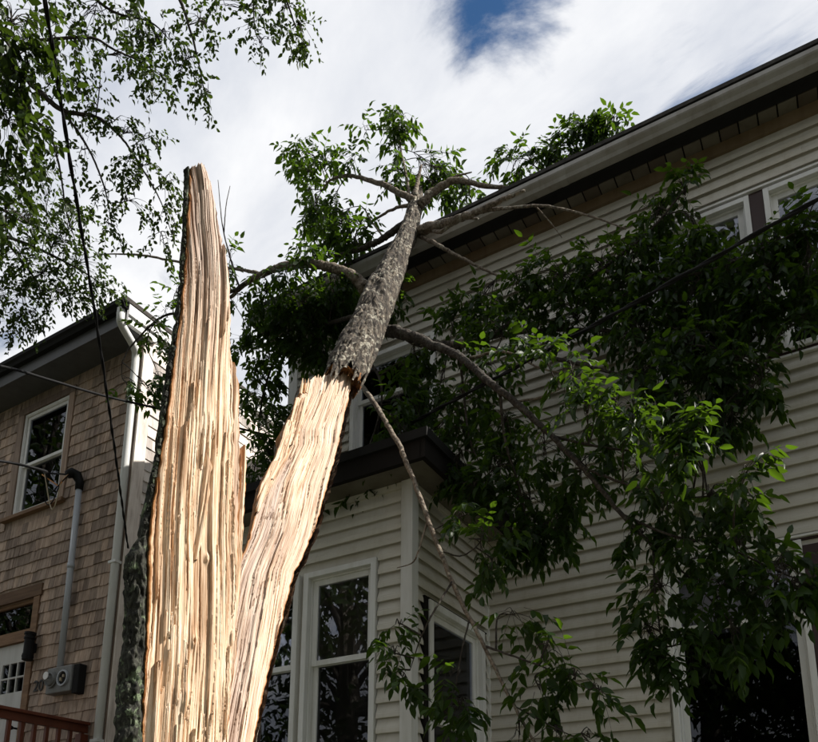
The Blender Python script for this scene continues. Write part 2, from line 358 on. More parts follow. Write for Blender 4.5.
def smooth_path(P, n):
    """Catmull-Rom through the points, n samples"""
    P = np.asarray(P, float); Q = np.vstack([2*P[0]-P[1], P, 2*P[-1]-P[-2]]); s = np.linspace(0, len(P)-1-1e-9, n); o = []
    for t in s:
        i = int(t); f = t-i; a, b, c, d = Q[i:i+4]
        o.append(0.5*((2*b)+(-a+c)*f+(2*a-5*b+4*c-d)*f*f+(-a+3*b-3*c+d)*f**3))
    return np.array(o)

# ================================================================== SETTING
tag(mesh_obj('ground', [(-400, -400, 0), (400, -400, 0), (400, 400, 0), (-400, 400, 0)], [(0, 1, 2, 3)], 'lawn'), kind='structure')
tag(MB().box(-60, 60, -2.6, -0.9, -0.1, 0.12).build('pavement', 'concrete'), kind='structure')
tag(MB().box(-60, 60, -10.6, -2.75, -0.1, 0.008).build('road', 'asphalt'), kind='structure')
tag(MB().box(-60, 60, -2.75, -2.6, -0.1, 0.13).build('kerb', 'concrete'), kind='structure')

def wall_with_holes(mp, a0, a1, z0, z1, n0, n1, holes):
    """boxes that leave the holes open; (a, n, z) mapped by mp"""
    xs = sorted({a0, a1, *[h[0] for h in holes], *[h[1] for h in holes]}); zs = sorted({z0, z1, *[h[2] for h in holes], *[h[3] for h in holes]})
    mb = MB(mp)
    for i in range(len(xs)-1):
        j = 0
        while j < len(zs)-1:
            def open_(j): 
                cx, cz = (xs[i]+xs[i+1])/2, (zs[j]+zs[j+1])/2
                return any(h[0] < cx < h[1] and h[2] < cz < h[3] for h in holes)
            if open_(j): j += 1; continue
            k = j
            while k < len(zs)-1 and not open_(k): k += 1
            mb.box(xs[i], xs[i+1], n0, n1, zs[j], zs[k]); j = k
    return mb

# ================================================================== RIGHT HOUSE (pale vinyl siding)
YW, XL, XR, YBK = 5.6, -4.80, 4.6, 13.0
ZS = 7.365                       # soffit height
EXPO = 0.1056
mapF = lambda a, n, z: (a, YW-n, z)                       # street facade, n points at the street
XB, YB = -2.56, 4.336             # the bay's side and front planes
mapBF = lambda a, n, z: (a, YB-n, z)
mapBS = lambda a, n, z: (XB+n, a, z)
house = thing('siding_house', ((XL+XR)/2, 9, 0), 'house with cream horizontal siding and a bay, the broken tree leaning on its eave', 'house')

# openings on the facade: (x0, x1, z0, z1)
UPZ0, UPZ1 = 5.36, 6.72
OPEN_F = [(-1.00, -0.27, UPZ0, UPZ1), (-0.09, 0.72, UPZ0, UPZ1), (-1.05, -0.20, 2.05, 3.80), (-3.95, -3.07, 5.10, 6.62), (1.6, 2.4, 2.05, 3.8)]
wall = wall_with_holes(mapF, XL, XR, 0.0, ZS-0.004, -0.18, 0.0, OPEN_F).build('wall', 'siding', house)
MB().box(XL, XL+0.18, YW+0.18, YBK, 0, ZS).box(XR-0.18, XR, YW+0.18, YBK, 0, ZS).box(XL+0.18, XR-0.18, YBK-0.18, YBK, 0, ZS).build('outer_wall', 'siding', house)
MB().box(XL+0.2, XR-0.2, YW+0.2, YBK-0.2, 4.55, 4.75).box(XL+0.2, XR-0.2, YW+0.2, YBK-0.2, 1.3, 1.5).box(XL+0.2, XR-0.2, YW+3.2, YW+3.3, 1.5, 4.55).box(XL+0.2, XR-0.2, YW+3.2, YW+3.3, 4.75, 7.3).build('floor_slab', 'interior', house)

PROF = [(0.002, 0.0), (0.006, 0.0), (0.006, 0.042), (0.0305, 0.042), (0.0305, 0.0), (0.0335, 0.0), (0.0345, 0.004), (0.0330, 0.03), (0.0065, EXPO), (0.002, EXPO)]   # vinyl: a hollow hem along the lower edge
def board_mesh(prof, name):
    V = [(0, -n, z) for n, z in prof]+[(1, -n, z) for n, z in prof]; k = len(prof)
    Fc = [(i, (i+1) % k, k+(i+1) % k, k+i) for i in range(k)]+[tuple(range(k-1, -1, -1)), tuple(range(k, 2*k))]
    me = bpy.data.meshes.new(name); me.from_pydata(V, [], Fc); bm = bmesh.new(); bm.from_mesh(me); bmesh.ops.recalc_face_normals(bm, faces=bm.faces); bm.to_mesh(me); bm.free(); return me
board_me = board_mesh(PROF, 'siding_board'); board_me.materials.append(M['siding'])
def inst(name, me, parent, loc, rotz=0.0, scale=(1, 1, 1), tilt=None):
    o = link(bpy.data.objects.new(name, me))
    m = Matrix.Translation(loc) @ Matrix.Rotation(rotz, 4, 'Z') @ Matrix.Diagonal((*scale, 1))
    setparent(o, parent); o.matrix_basis = m; return o
def board_runs(a0, a1, z, holes, e):
    """stretches of a course that no opening interrupts"""
    cuts = sorted([(h[0], h[1]) for h in holes if h[2] < z+e*0.9 and h[3] > z+e*0.1]); r = []; c = a0
    for x0, x1 in cuts:
        if x0 > c+0.01: r.append((c, x0))
        c = max(c, x1)
    if c < a1-0.01: r.append((c, a1))
    return r
# casings take up a margin round each opening
def grow(h, s, t, b): return (h[0]-s, h[1]+s, h[2]-b, h[3]+t)
HOLE_F = [grow(OPEN_F[0], 0.06, 0.055, 0.09), (-0.33, 0.80, UPZ0-0.09, UPZ1+0.055), grow(OPEN_F[2], 0.06, 0.05, 0.08), (-0.20, 0.06, 0.5, 3.85), grow(OPEN_F[3], 0.06, 0.06, 0.08), grow(OPEN_F[4], 0.06, 0.06, 0.08),
          (-5.0, XB+0.03, 0.0, 4.62)]
k = 0
z = ZS-0.10-EXPO
while z > 0.6:
    for x0, x1 in board_runs(XL+0.10, 2.6, z, HOLE_F, EXPO):
        cut = [x0, x1]
        if x1-x0 > 2.2: cut.insert(1, random.uniform(x0+0.5, x1-0.5))           # butt joints where two lengths meet
        for q0, q1 in zip(cut, cut[1:]): inst('siding_board', board_me, wall, (q0, YW-0.002*random.random(), z+random.uniform(-.0014, .0014)), 0, (q1-q0-0.0012, random.uniform(0.94, 1.05), 1))
    z -= EXPO
mb = MB(mapF).box(2.6, XR, 0, 0.012, 0.6, ZS-0.1)
mb.build('side_panel', 'siding', house)
MB().box(XL-0.015, XL+0.10, YW-0.042, YW+0.1, 0.55, ZS-0.002).build('corner_board', 'white_trim', house, bevel=0.003)
MB(mapF).box(XL, XR, 0.002, 0.038, ZS-0.10, ZS-0.003).build('frieze_board', 'frieze', house)
MB().box(XL-0.03, XR, YW-0.03, YBK, 0, 0.55).build('foundation', 'concrete', house)

def window(parent, mp, a0, a1, z0, z1, casing=0.05, mat='white_trim', rail=None, depth=0.10, sill=True, head_flash=False, screen=True, blind=0.0, casing_out=0.046):
    rail = rail if rail is not None else (z0+z1)/2
    c = MB(mp)
    for b in ((a0-casing, a0, z0-casing, z1+casing), (a1, a1+casing, z0-casing, z1+casing), (a0, a1, z1, z1+casing), (a0, a1, z0-casing, z0)): c.box(b[0], b[1], -0.02, casing_out, b[2], b[3])
    # inner stops
    for b in ((a0, a0+0.012, z0, z1), (a1-0.012, a1, z0, z1), (a0+0.012, a1-0.012, z1-0.012, z1)): c.box(b[0], b[1], -depth, 0.006, b[2], b[3])
    w = c.build('window', mat, parent, bevel=0.003); tw = 0.042
    for (s0, s1, off) in ((rail-0.02, z1-0.012, -0.012), (z0, rail+0.02, -0.040)):
        m = MB(mp); i0, i1 = a0+0.012, a1-0.012
        m.box(i0, i0+tw, off-0.03, off, s0, s1).box(i1-tw, i1, off-0.03, off, s0, s1).box(i0+tw, i1-tw, off-0.03, off-0.001, s1-tw, s1).box(i0+tw, i1-tw, off-0.03, off-0.001, s0, s0+tw)
        m.build('sash', mat, w, bevel=0.002)
        MB(mp).box(i0+tw-0.004, i1-tw+0.004, off-0.017, off-0.013, s0+tw-0.004, s1-tw+0.004).build('pane', 'screen_glass' if (screen and off < -0.02) else 'glass', w)
    if sill: MB(mp).hexa([(a0-casing-0.02, 0.0, z0-casing-0.03), (a1+casing+0.02, 0.0, z0-casing-0.03), (a1+casing+0.02, 0.055, z0-casing-0.034), (a0-casing-0.02, 0.055, z0-casing-0.034),
                          (a0-casing-0.02, -0.02, z0-casing+0.004), (a1+casing+0.02, -0.02, z0-casing+0.004), (a1+casing+0.02, 0.055, z0-casing-0.012), (a0-casing-0.02, 0.055, z0-casing-0.012)]).build('sill', mat, w)
    if head_flash: MB(mp).box(a0-casing-0.03, a1+casing+0.03, 0.0, 0.045, z1+casing+0.002, z1+casing+0.018).build('head_flashing', mat, w)
    if blind: MB(mp).box(a0+0.02, a1-0.02, -0.13, -0.125, z1-blind, z1-0.02).build('blind', 'blind', w)
    return w
# the upper group stands in a dark red board surround
sur = MB(mapF)
sur.box(-1.06, 0.80, 0.0, 0.022, UPZ1+0.042, UPZ1+0.06).box(-0.228, -0.132, -0.02, 0.030, UPZ0-0.04, UPZ1+0.04)
sur.build('window_surround', 'red_trim', house)
MB(mapF).box(-1.10, 0.84, 0.0, 0.05, UPZ1+0.062, UPZ1+0.080).build('head_flashing', 'white_trim', house)
MB(mapF).box(-1.10, 0.84, 0.0, 0.04, UPZ0-0.095, UPZ0-0.078).build('sill_band', 'white_trim', house)
MB(mapF).box(-1.06, 0.80, 0.0, 0.02, UPZ0-0.077, UPZ0-0.043).build('sill_board', 'red_trim', house)
window(house, mapF, *OPEN_F[0], casing=0.04, rail=6.03, sill=False)
window(house, mapF, *OPEN_F[1], casing=0.04, rail=6.03, sill=False)
window(house, mapF, *OPEN_F[2], casing=0.042, rail=3.335, sill=True, blind=0.5)
MB(mapF).box(-0.155, 0.055, 0.0, 0.03, 0.55, 3.80).box(-1.09, 0.055, 0.0, 0.019, 3.845, 3.86).build('window_surround', 'red_trim', house)
MB(mapF).box(-1.10, 0.065, 0.0, 0.045, 3.862, 3.878).build('head_flashing', 'white_trim', house)
window(house, mapF, *OPEN_F[3], casing=0.045, rail=6.20, sill=True)
window(house, mapF, *OPEN_F[4], casing=0.045, sill=True)

# eave: soffit panels, dark strip, fascia, gutter, roof
YE = 5.30
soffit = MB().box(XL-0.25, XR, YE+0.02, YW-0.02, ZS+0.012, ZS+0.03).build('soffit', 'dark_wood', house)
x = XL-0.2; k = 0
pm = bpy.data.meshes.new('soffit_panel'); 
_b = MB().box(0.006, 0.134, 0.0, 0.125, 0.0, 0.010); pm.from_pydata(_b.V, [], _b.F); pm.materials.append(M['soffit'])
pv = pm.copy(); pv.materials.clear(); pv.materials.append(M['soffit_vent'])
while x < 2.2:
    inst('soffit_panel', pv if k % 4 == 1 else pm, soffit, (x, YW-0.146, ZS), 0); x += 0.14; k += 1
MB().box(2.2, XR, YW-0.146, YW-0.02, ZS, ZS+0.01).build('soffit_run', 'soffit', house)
roof_p = mesh_obj('roof', *(lambda b: (b.V, b.F))(MB().hexa([(XL-0.32, YE-0.115, ZS+0.10), (XR+0.3, YE-0.115, ZS+0.10), (XR+0.3, 9.3, ZS+2.25), (XL-0.32, 9.3, ZS+2.25), (XL-0.32, YE-0.115, ZS+0.135), (XR+0.3, YE-0.115, ZS+0.135), (XR+0.3, 9.3, ZS+2.30), (XL-0.32, 9.3, ZS+2.30)])
     .hexa([(XL-0.32, 9.301, ZS+2.25), (XR+0.3, 9.301, ZS+2.25), (XR+0.3, 13.4, ZS+0.10), (XL-0.32, 13.4, ZS+0.10), (XL-0.32, 9.301, ZS+2.30), (XR+0.3, 9.301, ZS+2.30), (XR+0.3, 13.4, ZS+0.14), (XL-0.32, 13.4, ZS+0.14)])), 'roof_shingle', house, fix=True)
mesh_obj('gable', [(XL+0.02, YW, ZS), (XL+0.02, YBK, ZS), (XL+0.02, 9.3, ZS+2.2), (XL+0.2, YW, ZS), (XL+0.2, YBK, ZS), (XL+0.2, 9.3, ZS+2.2),], [(0, 1, 2), (3, 5, 4), (0, 2, 5, 3), (1, 4, 5, 2), (0, 3, 4, 1)], 'siding', house, fix=True)
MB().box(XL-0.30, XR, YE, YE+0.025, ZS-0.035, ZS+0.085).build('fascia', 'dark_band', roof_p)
MB().box(XL-0.28, XR, YE+0.03, YE+0.14, ZS-0.006, ZS+0.006).build('dark_strip', 'dark_band', roof_p)
MB().box(XL-0.31, XL-0.285, YE-0.1, YBK+0.3, ZS-0.03, ZS+0.08).build('rake_board', 'gutter', roof_p)
# K-style gutter, an open trough with a front lip
gp = [(YE-0.003, 0.075), (YE-0.003, -0.025), (YE-0.070, -0.025), (YE-0.084, 0.004), (YE-0.108, 0.030), (YE-0.114, 0.042), (YE-0.114, 0.078), (YE-0.104, 0.085), (YE-0.102, 0.075), (YE-0.104, 0.044), (YE-0.078, 0.010), (YE-0.066, -0.018), (YE-0.012, -0.018), (YE-0.012, 0.075)]
kk = len(gp); V = [(XL-0.30, y, ZS+q) for y, q in gp]+[(XR, y, ZS+q) for y, q in gp]
Fc = [(i, (i+1) % kk, kk+(i+1) % kk, kk+i) for i in range(kk)]+[tuple(range(kk)), tuple(range(2*kk-1, kk-1, -1))]
mesh_obj('gutter', V, Fc, 'gutter', roof_p, fix=True)

for gx in (-3.9, -1.62, 0.55, 2.9):
    op = [(y-0.004 if i else y, q-0.004) for i, (y, q) in enumerate(gp[1:8])]; m_ = len(op); V = [(gx, y, ZS+q) for y, q in op]+[(gx+0.055, y, ZS+q) for y, q in op]
    V += [(x_, y+0.0035, z_+0.0035) for x_, y, z_ in V]; F_ = [(i, i+1, m_+i+1, m_+i) for i in range(m_-1)]+[(2*m_+i, 3*m_+i, 3*m_+i+1, 2*m_+i+1) for i in range(m_-1)]
    F_ += [(i, 2*m_+i, 2*m_+i+1, i+1) for i in range(m_-1)]+[(m_+i, m_+i+1, 3*m_+i+1, 3*m_+i) for i in range(m_-1)]
    mesh_obj('gutter_joint', V, F_, 'gutter', roof_p, fix=True)
# ---- the bay
BZ = 4.36
OPEN_BF = [(-3.43, -2.865, 2.05, 3.765), (-4.16, -3.565, 2.05, 3.765)]
OPEN_BS = [(4.60, 5.42, 1.95, 3.46)]
bayb = wall_with_holes(mapBF, -4.70, XB-0.001, 0, BZ, -0.12, 0, OPEN_BF)
b2 = wall_with_holes(mapBS, YB, YW, 0, BZ, -0.12, -0.001, OPEN_BS)
off = len(bayb.V); bayb.V += b2.V; bayb.F += [tuple(off+i for i in f) for f in b2.F]
bayb.V += [(-4.70, YB, 0), (-4.70, YW, 0), (-4.70, YW, BZ), (-4.70, YB, BZ)]; bayb.F.append(tuple(len(bayb.V)-4+i for i in range(4)))
bay = bayb.build('bay', 'siding', house)
HB = [(-4.22, -2.81, 1.95, 3.83)]; HS = [(4.47, 5.53, 1.85, 3.53)]
z = BZ-0.05-EXPO
while z > 0.9:
    for x0, x1 in board_runs(-4.62, XB-0.055, z, HB, EXPO): inst('siding_board', board_me, bay, (x0, YB, z+random.uniform(-.0006, .0006)), 0, (x1-x0, 1, 1))
    for y0, y1 in board_runs(YB+0.05, YW-0.035, z, HS, EXPO): inst('siding_board', board_me, bay, (XB, y0, z+random.uniform(-.0006, .0006)), math.pi/2, (y1-y0, 1, 1))
    z -= EXPO
MB().box(XB-0.055, XB+0.040, YB-0.040, YB+0.05, 0.5, BZ-0.002).build('corner_board', 'white_trim', bay, bevel=0.004)
MB().box(XB+0.0, XB+0.042, YW-0.042, YW-0.001, 0.5, BZ-0.002).build('corner_post', 'white_trim', bay)
MB(mapBF).box(-4.62, XB-0.056, 0.0, 0.026, BZ-0.05, BZ-0.003).build('frieze_board', 'siding', bay)
MB(mapBS).box(YB+0.05, YW-0.035, 0.0, 0.026, BZ-0.05, BZ-0.003).build('frieze_board', 'siding', bay)
window(house, mapBF, *OPEN_BF[0], casing=0.045, rail=3.10, sill=True)
window(house, mapBF, *OPEN_BF[1], casing=0.045, rail=3.10, sill=True)
window(house, mapBS, *OPEN_BS[0], casing=0.055, rail=2.66, sill=True, blind=0.75, casing_out=0.048)
MB(mapBS).box(4.478, 4.53, 0.0, 0.040, 1.86, 3.525).box(4.53, 5.525, 0.0, 0.040, 3.517, 3.527).build('window_surround', 'dark_wood', house)
bay_roof = MB().box(-4.86, XB+0.235, YB-0.235, YW-0.001, BZ+0.0, BZ+0.012).build('bay_soffit', 'soffit', house)
MB().hexa([(-4.9, YB-0.26, BZ+0.05), (XB+0.26, YB-0.26, BZ+0.05), (XB+0.26, YW-0.03, BZ+0.05), (-4.9, YW-0.03, BZ+0.05), (-4.9, YB-0.26, BZ+0.185), (XB+0.26, YB-0.26, BZ+0.185), (XB+0.02, YW-0.03, BZ+0.50), (-4.7, YW-0.03, BZ+0.50)]).build('bay_roof', 'roof_shingle', house)
MB().box(-4.88, XB+0.24, YB-0.275, YB-0.236, BZ-0.02, BZ+0.17).box(XB+0.236, XB+0.275, YB-0.275, YW-0.001, BZ-0.021, BZ+0.169).build('bay_fascia', 'dark_wood', house)
MB().box(-4.88, XB+0.29, YB-0.30, YB-0.276, BZ+0.12, BZ+0.19).box(XB+0.276, XB+0.30, YB-0.299, YW-0.001, BZ+0.121, BZ+0.191).build('drip_edge', 'dark_band', house)

# ================================================================== LEFT HOUSE (cedar shingles)
YL, XS = 5.2, -6.76
ZE = 7.75
SE = 0.1433
mapL = lambda a, n, z: (a, YL-n, z)
mapLS = lambda a, n, z: (XS+n, a, z)
brown = thing('shingle_house', (-10, 9, 0), 'house clad in brown wooden shingles with a white downspout at its corner', 'house')
OPEN_L = [(-9.03, -8.10, 6.07, 7.50), (-9.30, -8.32, 2.20, 4.80)]
lw = wall_with_holes(mapL, -13.5, XS, 0, ZE, -0.15, 0.0, OPEN_L).build('wall', 'shingle', brown)
sw = MB().box(XS-0.15, XS, YL+0.15, 13.5, 0, 8.0).build('side_wall', 'shingle', brown)
MB().box(-13.5, XS-0.15, 13.3, 13.5, 0, 8).box(-13.5, -13.3, YL+0.15, 13.3, 0, 8).build('outer_wall', 'shingle', brown)
MB().box(-13.2, XS-0.2, YL+2.6, YL+2.7, 0.2, 7.7).box(-13.2, XS-0.2, YL+0.2, YL+2.6, 5.0, 5.15).build('floor_slab', 'interior', brown)
def wedge_mesh(name):
    p = [(0.002, -0.006), (0.019, -0.006), (0.0055, SE), (0.002, SE)]
    return board_mesh(p, name)
sh_me = wedge_mesh('shingle'); sh_me.materials.append(M['shingle']); sp_me = wedge_mesh('shingle'); sp_me.materials.append(M['shingle_sunlit'])
shingles = []
HL = [(-9.17, -7.985, 5.95, 7.62), (-9.42, -8.19, 0.5, 4.97)]
z = ZE-SE-0.02; row = 0
while z > 1.6:
    a = -10.3+random.uniform(0, .1)
    while a < -6.90:
        w = random.choice((0.085, 0.10, 0.115, 0.13, 0.15, 0.18)); b = min(a+w, -6.885)
        if b-a > 0.03 and not any(h[0] < b-0.001 and h[1] > a+0.001 and h[2] < z+SE*0.8 and h[3] > z+0.01 for h in HL):
            shingles.append(('F', a+0.0015, b-0.0015, z+random.uniform(-.006, .006)))
        elif b-a > 0.03:
            for h in HL:      # trim the shingle at the casing
                if h[2] < z+SE*0.8 and h[3] > z+0.01:
                    if a < h[0] < b and h[0]-a > 0.015: shingles.append(('F', a+0.0015, h[0]-0.001, z))
                    if a < h[1] < b and b-h[1] > 0.015: shingles.append(('F', h[1]+0.001, b-0.0015, z))
        a += w
    z -= SE
z = 7.86-SE
while z > 1.6:
    a = YL+0.135
    while a < 9.5:
        w = random.choice((0.085, 0.10, 0.115, 0.13, 0.15, 0.18))
        shingles.append(('S', a+0.0015, a+w-0.0015, z+random.uniform(-.006, .006))); a += w
    z -= SE
def pxp(p):
    q = np.asarray(p)-CAM; d = q@FWD; return PX+F*(q@RIGHT)/d, PY-F*(q@UP)/d, d
def sh_size(s):
    kind, a, b, z = s; c = ((a+b)/2, YL, z+.07) if kind == 'F' else (XS, (a+b)/2, z+.07)
    x, y, d = pxp(c)
    if not (-5 < x < 290 and -5 < y < 747) or (kind == 'S' and 160 < x): return -1
    if 140+ (y-300)*-0.01 < x and y > 430 and kind == 'S' : return -0.5
    e0 = pxp((a, YL, z)) if kind == 'F' else pxp((XS, a, z)); e1 = pxp((b, YL, z)) if kind == 'F' else pxp((XS, b, z))
    return abs(e1[0]-e0[0])*F*SE/d
shingles.sort(key=sh_size, reverse=True)
rest = MB(); rest_s = MB(); nF = 0
prof = [(0.002, -0.006), (0.019, -0.006), (0.0055, SE), (0.002, SE)]
cntF = cntS = 0
for s in shingles:
    kind, a, b, z = s
    if kind == 'F' and cntF < 300: inst('shingle', sh_me, lw, (a, YL, z), 0, (b-a, random.uniform(.8, 1.25), 1)); cntF += 1; continue
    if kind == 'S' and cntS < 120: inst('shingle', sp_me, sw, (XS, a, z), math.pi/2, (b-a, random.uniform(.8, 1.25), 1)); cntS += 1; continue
    R = rest if kind == 'F' else rest_s; k = random.uniform(.8, 1.25)
    pt = (lambda u, n, zz: (u, YL-n*k, z+zz)) if kind == 'F' else (lambda u, n, zz: (XS+n*k, u, z+zz))
    (n0, z0), (n1, z1), (n2, z2), (n3, z3) = prof
    R.hexa([pt(a, n0, z0), pt(b, n0, z0), pt(b, n1, z1), pt(a, n1, z1), pt(a, n3, z3), pt(b, n3, z3), pt(b, n2, z2), pt(a, n2, z2)])
tag(rest.build('shingle_courses', 'shingle', lw), kind='stuff'); tag(rest_s.build('shingle_courses', 'shingle_sunlit', sw), kind='stuff')
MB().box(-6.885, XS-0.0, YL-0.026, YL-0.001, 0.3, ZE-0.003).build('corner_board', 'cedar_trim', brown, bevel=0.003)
MB().box(XS+0.001, XS+0.026, YL-0.0255, YL+0.13, 0.3, 7.86).build('corner_board', 'shingle_sunlit', brown, bevel=0.003)  # side face in the same sun-brightened colour
# window with cedar casing
c = MB(mapL)
c.box(-9.16, -9.035, 0.0, 0.03, 6.02, 7.50).box(-8.095, -7.99, 0.0, 0.03, 6.02, 7.50).box(-9.16, -7.99, 0.0, 0.031, 7.502, 7.60)
c.build('window_casing', 'cedar_trim', brown, bevel=0.003)
MB(mapL).box(-9.20, -7.95, 0.0, 0.07, 5.965, 6.015).build('window_ledge', 'cedar_dark', brown, bevel=0.004)
window(brown, mapL, -9.0, -8.13, 6.07, 7.47, casing=0.028, rail=6.74, sill=False, casing_out=0.012)
# door with transom
c = MB(mapL)
c.box(-8.315, -8.20, 0.0, 0.03, 2.2, 4.80).box(-9.42, -9.305, 0.0, 0.03, 2.2, 4.80).box(-9.44, -8.17, 0.0, 0.036, 4.802, 4.955).box(-9.30, -8.316, -0.06, 0.012, 4.27, 4.39)
c.build('door_casing', 'cedar_dark', brown, bevel=0.003)
tw_ = MB(mapL).box(-9.30, -9.26, -0.08, -0.02, 4.39, 4.80).box(-8.36, -8.32, -0.08, -0.02, 4.39, 4.80).box(-9.26, -8.36, -0.08, -0.021, 4.39, 4.43).box(-9.26, -8.36, -0.08, -0.021, 4.76, 4.80).build('transom', 'cedar_dark', brown)
MB(mapL).box(-9.26, -8.36, -0.055, -0.051, 4.43, 4.76).build('pane', 'screen_glass', tw_)
dh = [(-8.87+i*0.158, -8.87+i*0.158+0.136, 3.66+j*0.195, 3.66+j*0.195+0.172) for i in range(3) for j in range(2)]
dr = wall_with_holes(mapL, -9.30, -8.32, 2.20, 4.268, -0.075, -0.03, dh)
dr.box(-9.2, -8.45, -0.03, -0.022, 2.45, 2.52).box(-9.2, -8.45, -0.03, -0.022, 3.35, 3.42)
door = dr.build('door', 'door_paint', brown, bevel=0.002)
for h in dh: MB(mapL).box(h[0]-.003, h[1]+.003, -0.055, -0.051, h[2]-.003, h[3]+.003).build('pane', 'screen_glass', door)
MB().tube([(-8.40, YL+0.03, 3.2), (-8.40, YL-0.04, 3.2)], [0.012, 0.012], 10).tube([(-8.40, YL-0.035, 3.2), (-8.40, YL-0.06, 3.2), (-8.40, YL-0.075, 3.2)], [0.02, 0.03, 0.018], 12).build('handle', 'black_metal', door, smooth=True)
# eaves
rf = MB().box(-13.9, XS+0.11, 4.80, 13.8, 8.0, 8.055).build('roof', 'roof_shingle', brown)
MB().box(-13.8, XS+0.02, 4.86, YL-0.001, ZE, ZE+0.015).build('soffit', 'grey_trim', rf)
MB().box(-13.8, XS+0.10, 4.835, 4.859, ZE-0.02, 7.998).build('fascia', 'grey_trim', rf)
gp2 = [(4.833, 7.99), (4.833, 7.885), (4.775, 7.885), (4.760, 7.92), (4.735, 7.945), (4.735, 7.995), (4.742, 7.995), (4.742, 7.95), (4.768, 7.925), (4.782, 7.893), (4.826, 7.893), (4.826, 7.99)]
kk = len(gp2); V = [(-13.8, y, q) for y, q in gp2]+[(XS+0.13, y, q) for y, q in gp2]
mesh_obj('gutter', V, [(i, (i+1) % kk, kk+(i+1) % kk, kk+i) for i in range(kk)]+[tuple(range(kk)), tuple(range(2*kk-1, kk-1, -1))], 'dark_band', rf, fix=True)
MB().box(XS+0.002, XS+0.10, 4.861, 13.6, 7.86, 7.90).box(XS+0.075, XS+0.10, 4.861, 13.6, 7.901, 7.998).build('rake_board', 'gutter_white', rf, bevel=0.004)
MB().box(XS+0.001, XS+0.03, YL+0.13, 13.5, 7.77, 7.858).build('frieze_board', 'gutter_white', rf)
MB().box(XS-0.12, XS+0.0745, 4.861, YL+0.1, ZE+0.016, 7.995).build('cornice_return', 'gutter_white', rf)
# downspout
dp = [(-6.72, 4.80, 7.90), (-6.72, 4.80, 7.80), (-6.735, 4.84, 7.72), (-6.79, 5.08, 7.60), (-6.825, 5.135, 7.52), (-6.825, 5.14, 7.40), (-6.825, 5.14, 0.4)]
ds = MB()
P_ = np.vstack([smooth_path(dp[:6], 22), np.array([dp[6]])]); V, Fc = tube_geo(P_, 0.048, 10); ds.V = [tuple(v) for v in V]; ds.F = Fc
ds.build('downspout', 'gutter_white', brown, smooth=True)
for zz in (6.9, 4.9, 2.9): MB().box(-6.885, -6.765, 5.085, 5.173, zz, zz+0.03).build('downspout_strap', 'gutter_white', brown)
# house number
tcu = bpy.data.curves.new('house_number', 'FONT'); tcu.body = '20'; tcu.size = 0.19; tcu.extrude = 0.004
to = bpy.data.objects.new('tmp', tcu); COL.objects.link(to)
bpy.context.view_layer.update()
nm = bpy.data.meshes.new_from_object(to.evaluated_get(bpy.context.evaluated_depsgraph_get())); bpy.data.objects.remove(to)
nm.name = 'house_number'; nm.materials.clear(); nm.materials.append(M['number_black'])
no = link(bpy.data.objects.new('house_number', nm)); setparent(no, brown)
no.matrix_basis = Matrix.Translation((-8.115, YL-0.024, 3.60)) @ Matrix.Rotation(math.pi/2, 4, 'X')

# lantern beside the door
lan = thing('wall_lantern', (-8.16, YL-0.03, 3.96), 'black cylindrical wall lantern on the door trim of the shingle house', 'lantern')
lp = (-8.16, YL-0.11)
MB().tube([(lp[0], lp[1], zz) for zz in (3.965, 3.97, 4.04, 4.041, 4.275, 4.276)], [0.058, 0.062, 0.062, 0.056, 0.056, 0.03], 18).build('body', 'black_metal', lan)
for zz in (4.0, 4.22): MB().ring((lp[0], lp[1], zz), (0, 0, 1), 0.054, 0.066, 0.02).build('band', 'black_metal', lan)
MB().tube([(lp[0], lp[1], 4.274), (lp[0], lp[1], 4.30)], [0.066, 0.066], 18).build('cap', 'black_metal', lan)
MB().box(-8.19, -8.13, YL-0.06, YL-0.031, 4.07, 4.18).build('bracket', 'black_metal', lan)

# electric meter with its mast
met = thing('electric_meter', (-7.62, YL-0.02, 3.52), 'grey twin electric meter box with a tall conduit on the shingle wall', 'meter')
MB().box(-7.72, -7.29, YL-0.13, YL-0.014, 3.50, 3.80).build('box', 'meter_grey', met, bevel=0.012)
MB().box(-7.285, -7.19, YL-0.11, YL-0.014, 3.47, 3.80).build('side_box', 'dark_band', met, bevel=0.008)
for i, cx in enumerate((-7.62, -7.42)):
    MB().ring((cx, YL-0.13, 3.655), (0, -1, 0), 0.075, 0.092, 0.022).build('ring', 'conduit_grey' if i else 'meter_grey', met)
    if i == 0:
        g = MB().tube([(cx, YL-0.131, 3.655), (cx, YL-0.18, 3.655), (cx, YL-0.135, 3.655), (cx, YL-0.210, 3.655)], [0.074, 0.072, 0.06, 0.02], 20).build('meter', 'meter_grey', met, smooth=True)
        MB().tube([(cx, YL-0.208, 3.69), (cx, YL-0.214, 3.69)], [0.045, 0.045], 16).build('dial', 'white_trim', g)
    else:
        g = MB().tube([(cx, YL-0.129, 3.655), (cx, YL-0.134, 3.655)], [0.074, 0.074], 20).build('socket', 'dark_band', met)
        MB().box(cx-0.03, cx-0.012, YL-0.155, YL-0.135, 3.62, 3.66).box(cx+0.012, cx+0.03, YL-0.155, YL-0.135, 3.66, 3.69).build('lug', 'wire_pale', g)
MB().tube([(-7.58, YL-0.075, 3.80), (-7.61, YL-0.075, 6.05)], [0.036, 0.036], 14).build('conduit', 'conduit_grey', met, smooth=True)
MB().tube([(-7.596, YL-0.075, 5.0), (-7.597, YL-0.075, 5.06)], [0.042, 0.042], 14).build('coupling', 'conduit_grey', met, smooth=True)
